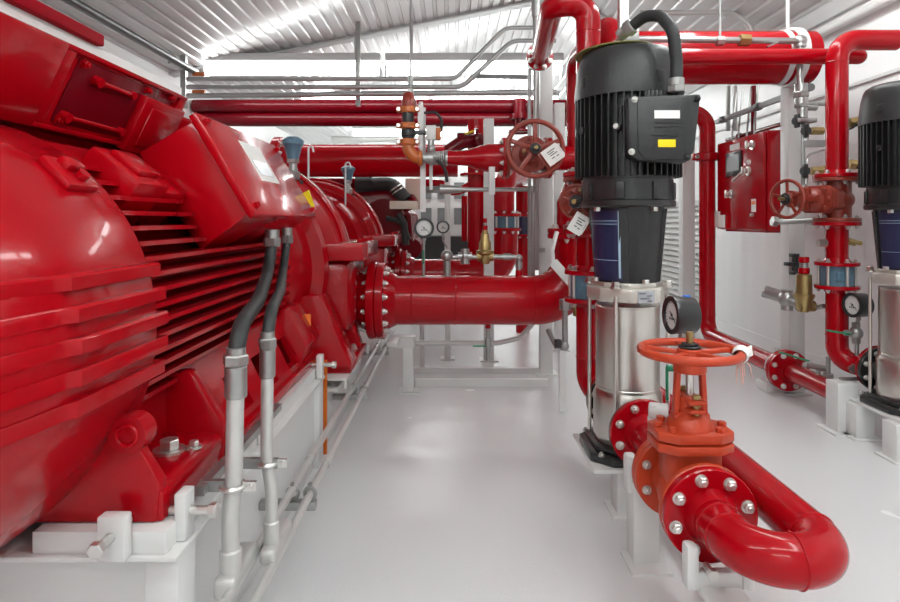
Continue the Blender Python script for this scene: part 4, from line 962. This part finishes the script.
# two motor feeds
def feed(px_top, p_elbow, p_gland, mid, r, label):
    t = thing('motor_cable', label, 'cable', p_elbow, 'motor feed cables')
    e = V(p_elbow); top = V((e.x + mid[0], e.y + .02, mid[1]))
    b = B(); b.tube([e + V((0, 0, .05)), e + V((0, 0, .14)), V((e.x + mid[0] * .9, e.y + .01, .44)), top], r, .12, 18, 8); part('rigid_conduit', b, CONDUIT, t)
    b = B(); b.box(e + V((0, .04, .0)), (r * 2.6, .16, r * 2.6), None, .012, 3); b.cyl(e, e + V((0, 0, .07)), r * 1.25, seg=20, bev=.004); part('elbow_fitting', b, CONDUIT, t)
    b = B(); b.cyl(top - V((0, 0, .06)), top + V((0, 0, .01)), r * 1.28, seg=20, bev=.003); b.hexa(top + V((0, 0, .01)), top + V((0, 0, .035)), r * 1.5); b.cyl(top + V((0, 0, .03)), top + V((0, 0, .05)), r * 1.15, seg=18); part('connector', b, GALV, t)
    g = V(p_gland); b = B(); a = top + V((0, 0, .03))
    b.tube([a, a + V((.0, .02, .06)), (a * .55 + g * .45) + V((.006, 0, -.02)), g + V((-.005, -.03, -.10)), g], r * 1.02, .12, 18, 8); pieces('hose', b, RUBBER, t)
    b = B(); b.hexa(g - V((0, .0, .012)), g + V((0, 0, .018)), r * 1.55); b.cyl(g + V((0, 0, .015)), g + V((0, 0, .045)), r * 1.3, seg=18); part('gland_nut', b, GALV, t)
    return t
feed(230, (-.476, 1.29, .225), at(272, 243, 2.02), (.004, .672), .0185, 'thicker motor feed cable, nearer of the two on the plinth side')
feed(262, (-.424, 1.41, .225), at(287, 240, 2.20), (-.016, .684), .0145, 'thinner motor feed cable, second of the two on the plinth side')
cs = thing('conduit_bracket', 'grey strut arms and clips steadying the two upright motor feeds', 'bracket', (-.5, 1.35, .41))
b = B(); b.bar((-.545, 1.30, .425), (-.452, 1.30, .425), .012, .024); b.bar((-.545, 1.42, .425), (-.412, 1.42, .425), .012, .024); b.bar((-.535, 1.27, .425), (-.535, 1.85, .425), .02, .02); pieces('strut', b, GALV, cs)
b = B()
for x, y, r in ((-.474, 1.298, .024), (-.436, 1.42, .019)): b.torus((x, y, .425), (0, 0, 1), r, .006, 22, 6); b.box((x + r + .012, y, .425), (.03, .008, .02)); b.cyl((x + r + .016, y - .014, .425), (x + r + .016, y + .014, .425), .005, seg=8)
pieces('clip', b, ZINC, cs)
# ------------------------------------------------------------------ control cabinet
xw, ya, yb = 1.965, 3.74, 4.40
zt, zb = CAMZ + 90 / F * 3.74, CAMZ - 11 / F * 3.74
cp = thing('control_cabinet', 'red wall-side control cabinet with small screen and switches', 'cabinet', (2.0, 4.07, zb))
b = B(); b.box2((xw, ya, zb), (xw + .17, yb, zt), .006); b.box2((xw + .02, ya + .05, zb - .012), (xw + .15, yb - .05, zb)); pieces('body', b, RED, cp)
b = B(); b.box2((xw - .022, ya + .006, zb + .006), (xw - .004, yb - .006, zt - .006), .005); dv = part('door', b, RED, cp)
def onp(px, py):      # point of the cabinet front under a picture position
    Y = (xw - .022) * F / (px - CX); return V((xw - .022, Y, CAMZ - (py - HY) / F * Y))
def pbox(name, x0, y0, x1, y1, th, m, bev=.0, sub=None, h=0.):
    p, q = onp(x0, y0), onp(x1, y1); p2 = onp((x0 + x1) / 2, (y0 + y1) / 2); hw = abs(p.y - q.y) / 2; hz = abs(onp((x0 + x1) / 2, y0).z - onp((x0 + x1) / 2, y1).z) / 2
    b = B(); b.box2((p2.x - th - h, p2.y - hw, p2.z - hz), (p2.x - h, p2.y + hw, p2.z + hz), bev); return part(name, b, m, sub or dv)
pbox('title_label', 730, 144, 739.5, 150, .002, PAPER)
hm = pbox('screen_bezel', 727, 152, 742, 176, .012, BLACK, .002)
pbox('screen', 728.5, 155, 740.5, 171, .002, SCREEN, 0, hm, .012)
for x, y in ((753, 145), (749, 171), (732, 194)):
    p = onp(x, y); b = B(); b.cyl(p, p - V((.012, 0, 0)), .03, seg=20); b.cyl(p - V((.01, 0, 0)), p - V((.035, 0, 0)), .018, seg=16); b.box(p - V((.042, 0, 0)), (.018, .014, .055), None, .004); part('rotary_switch', b, ZINC, dv)
p = onp(749, 172); b = B(); b.bar(p - V((.045, 0, 0)), p - V((.06, -.10, .055)), .016, .01); part('key_handle', b, ZINC, dv)
p = onp(750, 162); b = B(); b.cyl(p, p - V((.014, 0, 0)), .016, seg=16); part('pilot_lamp', b, PAPER, dv)
k = pbox('warning_sticker', 751.5, 199, 756, 212, .002, PAPER); pbox('sticker_stripe', 751.8, 201, 755.7, 204.5, .001, SAFETY, 0, k, .002); p = onp(753, 215); b = B(); b.cyl(p, p - V((.016, 0, 0)), .012, seg=14); part('lock', b, ZINC, dv)
pbox('notice_label', 714, 211.5, 720, 227, .002, PAPER); pbox('notice_label', 718.5, 215, 725, 227.5, .003, PAPER)
b = B(); b.box2((xw + .172, ya + .02, zt - .1), (2.38, ya + .06, zt - .06)); b.box2((xw + .172, ya + .02, zb + .04), (2.38, ya + .06, zb + .08)); b.box2((xw + .172, ya + .5, zb + .04), (2.38, ya + .54, zb + .08)); pieces('mounting_strut', b, GALV, cp)
b = B()
for px in (721, 727, 735, 742): q = onp(px, 130); b.tube([V((xw + .06, q.y, zt - .002)), V((xw + .06, q.y, zt + .05 + .02 * (px % 3))), V((xw + .10, q.y + .02, 1.92))], .007, .03, 8)
pieces('cable_tail', b, GALV, cp)

# ------------------------------------------------------------------ floor return pipe on the wall side
fp = thing('return_pipe', 'red pipe dropping beside the cabinet then running along the floor', 'pipe', (1.90, 3.6, .04))
xf, zf, yf = 1.905, .147, 4.48
b = B(); b.tube([(1.30, yf, 1.80), (xf, yf, 1.80), (xf, yf, zf), (xf, 3.47, zf)], .058, .12, 32, 12); b.torus((xf, yf, .30), (0, 0, 1), .058, .003, 32, 6)
part('tube', b, RED, fp)
b = B(); b.tube([(xf, 3.35, zf), (xf, 2.95, zf)], .052, 0, 28); part('end_tube', b, RED, fp)
flange(fp, (xf, 3.412, zf), (0, 1, 0), .115, .022, 8, .0125, RED, hub=(.03, .058)); flange(fp, (xf, 3.408, zf), (0, -1, 0), .115, .022, 8, .0125, RED, hub=(.03, .054))
cl = CAMZ - (148 - HY) / F * yf
b = B(); b.cyl((xf, yf, 1.44), (xf, yf, 1.50), .085, seg=28, bev=.008)
for s in (-1, 1): b.box((xf + s * .085, yf, 1.47), (.05, .05, .05), None, .008)
cp2 = part('clamp', b, RED, fp)
b = B()
for s in (-1, 1): b.cyl((xf + s * .09, yf - .05, 1.47), (xf + s * .09, yf + .05, 1.47), .008, seg=10); b.hexa((xf + s * .09, yf - .05, 1.47), (xf + s * .09, yf - .03, 1.47), .016)
pieces('clamp_bolt', b, ZINC, cp2)
b = B(); b.torus((xf, 3.52, zf), (0, 1, 0), .062, .010, 28, 6); b.box((xf, 3.52, .075), (.05, .02, .035)); b.box2((xf - .09, 3.46, 0), (xf + .09, 3.58, .058), .004); b.bar((xf + .0, 3.515, zf + .06), (xf + .0, 3.515, zf + .105), .04, .012); solo('pipe_clamp', b, WHITE, 'white clamp block holding the floor pipe behind its bolted flange', 'clamp')
b = B(); q = V((xf, 3.12, zf + .05)); b.cyl(q, q + V((0, 0, .05)), .012, seg=12); b.cyl(q + V((.04, -.01, .03)), q + V((-.06, .01, .05)), .016, seg=14); b.tube([V((xf + .02, 3.07, .06)), V((xf + .02, 3.07, .30))], .011, 0, 10); b.hexa(V((xf + .02, 3.07, .15)), V((xf + .02, 3.07, .215)), .026)
bv = thing('ball_valve', 'small silver ball valve with green lever on the floor pipe', 'valve', q); pieces('body', b, GALV, bv)
b = B(); b.bar(q + V((-.03, .03, .062)), q + V((-.10, .19, .075)), .016, .007, bev=.002); part('lever', b, GREEN, bv)
# supports near the cut-off pump
x = 1.80; post(xp(838, 2.80), xp(858, 2.80), 2.80, .235, 'white post under the bolted port of the cut-off pump', grp=None)
b = B(); b.torus((2.0, 2.87, .30), (0, 1, 0), .062, .009, 28, 6); b.bar((1.96, 2.87, .24), (1.86, 2.87, .24), .03, .01); b.bar((1.93, 2.87, .30), (1.905, 2.87, .28), .02, .03); solo('pipe_clamp', b, GALV, 'silver ring clamp around the bent foot of the wall-side riser', 'clamp')
# gauge on the second pump
g, *_ = gauge(at(852, 305, 2.84), (-.92, -.16, .02), .058, .07, 'black pressure gauge beside the cut-off pump, dial turned to the aisle', [at(857, 328, 2.88), at(857, 368, 2.9)])
b = B(); p = at(856, 333, 2.87); b.ball(p, .03, (1, 1, 1.1)); b.cyl(p - V((.055, 0, 0)), p, .014, seg=12); b.hexa(p - V((0, 0, .05)), p + V((0, 0, .05)), .02); pieces('valve_body', b, GALV, g)
b = B(); b.bar(p - V((.05, .03, .0)), p - V((.155, .03, -.018)), .018, .008, bev=.002); part('lever', b, GREEN, g)
# relief valve on the post
r3 = thing('relief_valve', 'brass relief valve with red cap on silver fittings before the wall', 'valve', at(803, 310, 3.05))
p = at(804, 306, 3.05); b = B(); b.lathe([(-.03, .02), (-.01, .034), (.03, .040), (.05, .05), (.06, .05), (.065, .038), (.16, .036), (.165, .02), (.17, .018)], p, seg=24); b.cyl(p + V((-.03, 0, .0)), p + V((.05, 0, 0)), .028, seg=16); pieces('body', b, BRASS, r3)
b = B(); b.cyl(p + V((0, 0, .165)), p + V((0, 0, .195)), .026, seg=16, bev=.003); b.cyl(p + V((0, 0, .22)), p + V((0, 0, .25)), .024, seg=16, bev=.003); part('cap', b, RED, r3)
b = B(); b.cyl(p + V((0, 0, .19)), p + V((0, 0, .225)), .020, seg=14); b.cyl(at(767, 292, 3.3), at(786, 298, 3.2), .032, seg=16); b.hexa(at(763, 291, 3.32), at(770, 293, 3.3), .036); b.cyl(at(784, 298, 3.2), p, .024, seg=16); b.ball(at(787, 299, 3.18), .045, (1, 1, 1)); b.cyl(at(787, 290, 3.18), at(787, 310, 3.18), .03, seg=16); b.tube([p + V((.05, 0, -.01)), at(824, 306, 2.99)], .012, 0, 10); pieces('silver_fitting', b, GALV, r3)
b = B()
for dx, dy in ((0, 0), (0, -.05), (0, .05), (-.03, 0)): b.box(at(794, 264, 3.41) + V((dx, 0, dy)), (.035, .05, .02), None, .004)
b.box(at(794, 264, 3.42) + V((.01, 0, 0)), (.02, .04, .12))
solo('strut_clip', b, BPLAST, 'black plastic clip on the white post above the wall-side relief valve', 'clip')
# silver valves near the post top
sv2 = thing('valve_cluster', 'cluster of silver unions and brass cocks below the slim overhead pipe', 'valve', at(801, 150, 3.2))
b = B(); Yv = 3.19; b.cyl(at(801, 84, Yv), at(801, 106, Yv), .032, seg=18); b.hexa(at(801, 92, Yv), at(801, 98, Yv), .042); b.hexa(at(801, 104, Yv), at(801, 108, Yv), .036); b.cyl(at(802, 108, Yv), at(802, 118, Yv), .028, seg=16); b.cyl(at(803, 103, Yv), at(830, 104, Yv + .1), .013, seg=10); b.cyl(at(806, 107, Yv), at(816, 107, Yv), .020, seg=12); b.box(at(804, 121, Yv - .02), (.10, .07, .022), None, .003); b.tube([at(803, 123, Yv), at(803, 185, Yv)], .011, 0, 10); b.tube([at(806, 134, Yv), at(830, 128, Yv + .1)], .008, 0, 8); b.tube([at(806, 190, Yv), at(807, 155, Yv), at(830, 148, Yv + .1)], .006, .05, 8); b.bar(at(808, 130, Yv - .03), at(806, 141, Yv - .03), .03, .006); b.bar(at(807, 176, Yv - .03), at(806, 184, Yv - .03), .016, .006); pieces('silver_fitting', b, GALV, sv2)
b = B(); b.hexa(at(811, 131, Yv), at(823, 131, Yv), .022); b.hexa(at(811, 171, Yv), at(826, 170, Yv), .024); b.cyl(at(824, 171, Yv), at(829, 171, Yv), .03, seg=12); pieces('brass_cock', b, BRASS, sv2)
b = B()
for x, y in ((797, 121), (806, 131), (805, 171)): b.cyl(at(x, y, Yv - .04), at(x, y, Yv + .0), .026, seg=10); b.box(at(x, y, Yv - .03), (.02, .03, .07), None, .004)
pieces('black_knob', b, BPLAST, sv2)
bc = thing('bleed_cock', 'brass bleed cock low on the wall-side riser below its gate valve', 'valve', at(853, 243, 2.97))
b = B(); b.hexa(at(847, 241, 2.97), at(855, 243, 2.97), .018); b.cyl(at(853, 242, 2.97), at(861, 243, 2.97), .012, seg=10); pieces('brass_body', b, BRASS, bc)
b = B(); b.cyl(at(818, 243, 2.95), at(826, 243, 2.95), .019, seg=12); part('plug', b, ZINC, bc)
bd = thing('bleed_cock', 'brass cock with black lever right of the wall-side riser, high up', 'valve', at(853, 125, 3.02))
b = B(); b.hexa(at(849, 123, 3.02), at(860, 121, 3.02), .026); b.hexa(at(849, 164, 3.02), at(857, 165, 3.02), .026); pieces('brass_body', b, BRASS, bd)
b = B(); b.bar(at(850, 129, 3.0), at(863, 121, 3.0), .02, .008); b.tube([at(857, 168, 3.0), at(866, 162, 3.0)], .007, 0, 8); part('lever', b, BPLAST, bd)
b = B(); b.tube([at(776, 222, 3.3), at(817, 220, 3.2)], .016, 0, 12); b.hexa(at(772, 221, 3.3), at(777, 222, 3.3), .03); solo('level_pipe', b, GALV, 'short level silver pipe under the cabinet, behind the sideways wheel', 'pipe')
# thin uprights and slanted struts above the cabinet
for i, (px, m, Y) in enumerate(((728, GALV, 4.6), (735, GALV, 4.55), (753.5, DRED, 4.1))):
    b = B(); b.tube([at(px, 86, Y), at(px, 131, Y)], .017, 0, 10); solo('hanging_pipe', b, m, ['first thin silver upright above the cabinet, from the complete pump', 'second thin silver upright above the cabinet, close to the first', 'thin dark red upright above the middle of the cabinet'][i], 'pipe')  # thin uprights with no support modelled at either end
b = B(); b.bar((2.0, 4.55, 1.74), (2.0, 3.35, 1.74), .03, .03); b.cyl((2.0, 3.34, 1.74), (2.0, 3.42, 1.74), .022, seg=12)
for y in (4.4, 3.9): b.cyl((2.0, y, 1.74), (2.0, y + .05, 1.74), .026, seg=12)
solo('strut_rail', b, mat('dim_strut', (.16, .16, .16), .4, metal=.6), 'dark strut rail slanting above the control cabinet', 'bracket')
b = B(); b.tube([(2.06, 4.5, 1.60), (2.06, 3.5, 1.60)], .014, 0, 10); b.ball((2.06, 4.3, 1.60), .026, seg=12); solo('thin_pipe', b, DRED, 'thin dull red pipe slanting between strut rail and cabinet top', 'pipe')
b = B(); b.tube([(XR - .05, 2.3, 2.20), (XR - .05, 4.5, 2.20)], .028, 0, 14); b.box((XR - .03, 4.4, 2.2), (.06, .05, .08)); solo('conduit', b, WHITE, 'white conduit high along the top of the right wall', 'conduit')
# louvre on the right wall
lv = thing('louvre', 'grey slatted louvre on the right wall behind the white post', 'louvre', (XR - .03, 6.4, .02))
b = B(); b.box2((XR - .04, 5.72, .03), (XR - .005, 5.77, 1.18)); b.box2((XR - .04, 7.3, .03), (XR - .005, 7.35, 1.18)); b.box2((XR - .04, 5.72, 1.14), (XR - .005, 7.35, 1.19)); b.box2((XR - .04, 5.72, .0), (XR - .005, 7.35, .05)); part('frame', b, TRIMM, lv)
b = B()
for k in range(18): z = .08 + .06 * k; b.prism([(XR - .008, 5.77, z + .045), (XR - .036, 5.77, z), (XR - .034, 5.77, z - .003), (XR - .005, 5.77, z + .042)], (0, 1.53, 0))
part('slats', b, mat('grey_slat', (.42, .41, .39), .4), lv)

# ------------------------------------------------------------------ engine and switchgear at the back
en = thing('diesel_engine', 'dark red engine with black elbow hose behind the farther pump', 'engine', (-.9, 6.1, .25))
b = B(); b.box2((-1.55, 5.55, .60), (-.50, 7.2, 1.30), .03); b.box2((-1.35, 5.62, 1.30), (-.62, 7.0, 1.40), .03); b.box2((-1.4, 5.56, .25), (-.55, 7.1, .62), .02); b.cyl((-.62, 5.48, 1.02), (-.62, 5.56, 1.02), .18, seg=28); b.cyl((-.40, 5.9, .72), (-.40, 6.5, .72), .10, seg=24)
for k in range(7): b.hexa((-1.3 + .11 * k, 5.6, 1.305), (-1.3 + .11 * k, 5.6, 1.325), .018)
for k in range(6): b.tube([(-.5, 5.7 + .22 * k, 1.1), (-.42, 5.7 + .22 * k, 1.05), (-.40, 5.75 + .2 * k, .8)], .035, .05, 10)
part('block', b, DRED, en)
Ye = 5.45
b = B(); b.tube([at(358, 185, Ye), at(388, 184, Ye), at(394, 186, Ye), at(406, 200, Ye - .02)], .062, .12, 22, 8); b.cyl(at(356, 184, Ye), at(372, 184, Ye), .075, seg=22); b.tube([at(398, 214, Ye - .1), at(404, 223, Ye - .1), at(406, 245, Ye - .1)], .03, .08, 12); b.tube([at(386, 218, Ye - .1), at(402, 222, Ye - .1), at(409, 240, Ye - .1)], .022, .1, 12); pieces('hose', b, RUBBER, en)
b = B(); p = at(396, 188, Ye - .01); b.torus(p, (.55, 0, -.85), .064, .006, 24, 6); b.torus(p + V((.02, 0, -.025)), (.55, 0, -.85), .064, .006, 24, 6); pieces('hose_clamp', b, ZINC, en)
b = B(); b.cyl(at(407, 201, Ye - .01), at(410, 205, Ye + .02), .085, seg=22); part('flange_ring', b, DRED, en)
q0, q1 = at(390, 209, Ye - .12), at(424, 184, Ye - .05)
b = B(); b.box2((q0.x, Ye - .16, q0.z), (at(418, 0, Ye).x, Ye - .10, at(0, 201.5, Ye).z), .004); b.box2((at(405, 0, Ye).x, Ye + .04, q0.z), (at(422, 0, Ye).x, Ye + .08, at(0, 178, Ye).z), .004); pieces('cream_bracket', b, CREAM, en)
sg = thing('switchgear', 'white framed switchgear unit with grey panes at the far end', 'cabinet', (0, 8.0, 0))
X0, X1s = at(436, 0, 8.0).x, at(472, 0, 8.0).x
b = B(); b.box2((X0 - .35, 8.0, .79), (X1s + .2, 8.5, 1.62), .01); part('frame', b, WHITE, sg)
for i in range(4):
    for j in range(2):
        b = B(); xx = X0 - .2 + .22 * i; zz = 1.28 - .34 * j; b.box2((xx, 7.985, zz), (xx + .14, 8.0, zz + .22)); part('pane', b, GLAZE, sg)
b = B(); b.box2((X0 - .36, 7.98, .0), (X1s + .2, 8.5, .78)); part('plinth', b, BLACK, sg)
b = B(); b.tube([(-1.9, 9.5, 2.28), (-.9, 9.5, 2.28), (-.4, 11.0, 2.28)], .05, .2, 12); solo('hanging_conduit', b, CONDUIT, 'far pale conduit under the roof beyond the dark red mains', 'conduit')  # no roof hangers modelled for this conduit
b = B(); b.box2((-2.35, 8.6, 0), (-1.0, 9.3, 1.9), .01); solo('tall_cabinet', b, WHITE, 'tall plain white cabinet at the far end behind the engine', 'cabinet')

# ------------------------------------------------------------------ camera and picture settings
cam = bpy.data.cameras.new('camera'); cam.lens = 24; cam.sensor_width = 36; cam.shift_x = -2 / 900; cam.shift_y = -81 / 900; cam.clip_start = .02
co = bpy.data.objects.new('camera', cam); C.objects.link(co); co.location = (0, 0, CAMZ); co.rotation_euler = (PI / 2, 0, 0)
sc = bpy.context.scene; sc.camera = co
w = bpy.data.worlds.new('world'); sc.world = w; w.use_nodes = True
w.node_tree.nodes['Background'].inputs[0].default_value = (.9, .93, 1, 1); w.node_tree.nodes['Background'].inputs[1].default_value = .3
vs = sc.view_settings; vs.view_transform = 'Standard'; vs.look = 'None'; vs.gamma = 1; vs.use_curve_mapping = False; vs.exposure = 0.66
try:
    sc.cycles.max_bounces = 10; sc.cycles.diffuse_bounces = 6; sc.cycles.glossy_bounces = 5; sc.cycles.use_denoising = True; sc.cycles.sample_clamp_indirect = 3; sc.cycles.sample_clamp_direct = 30; sc.cycles.blur_glossy = 1.0; sc.cycles.caustics_reflective = False
except Exception: pass
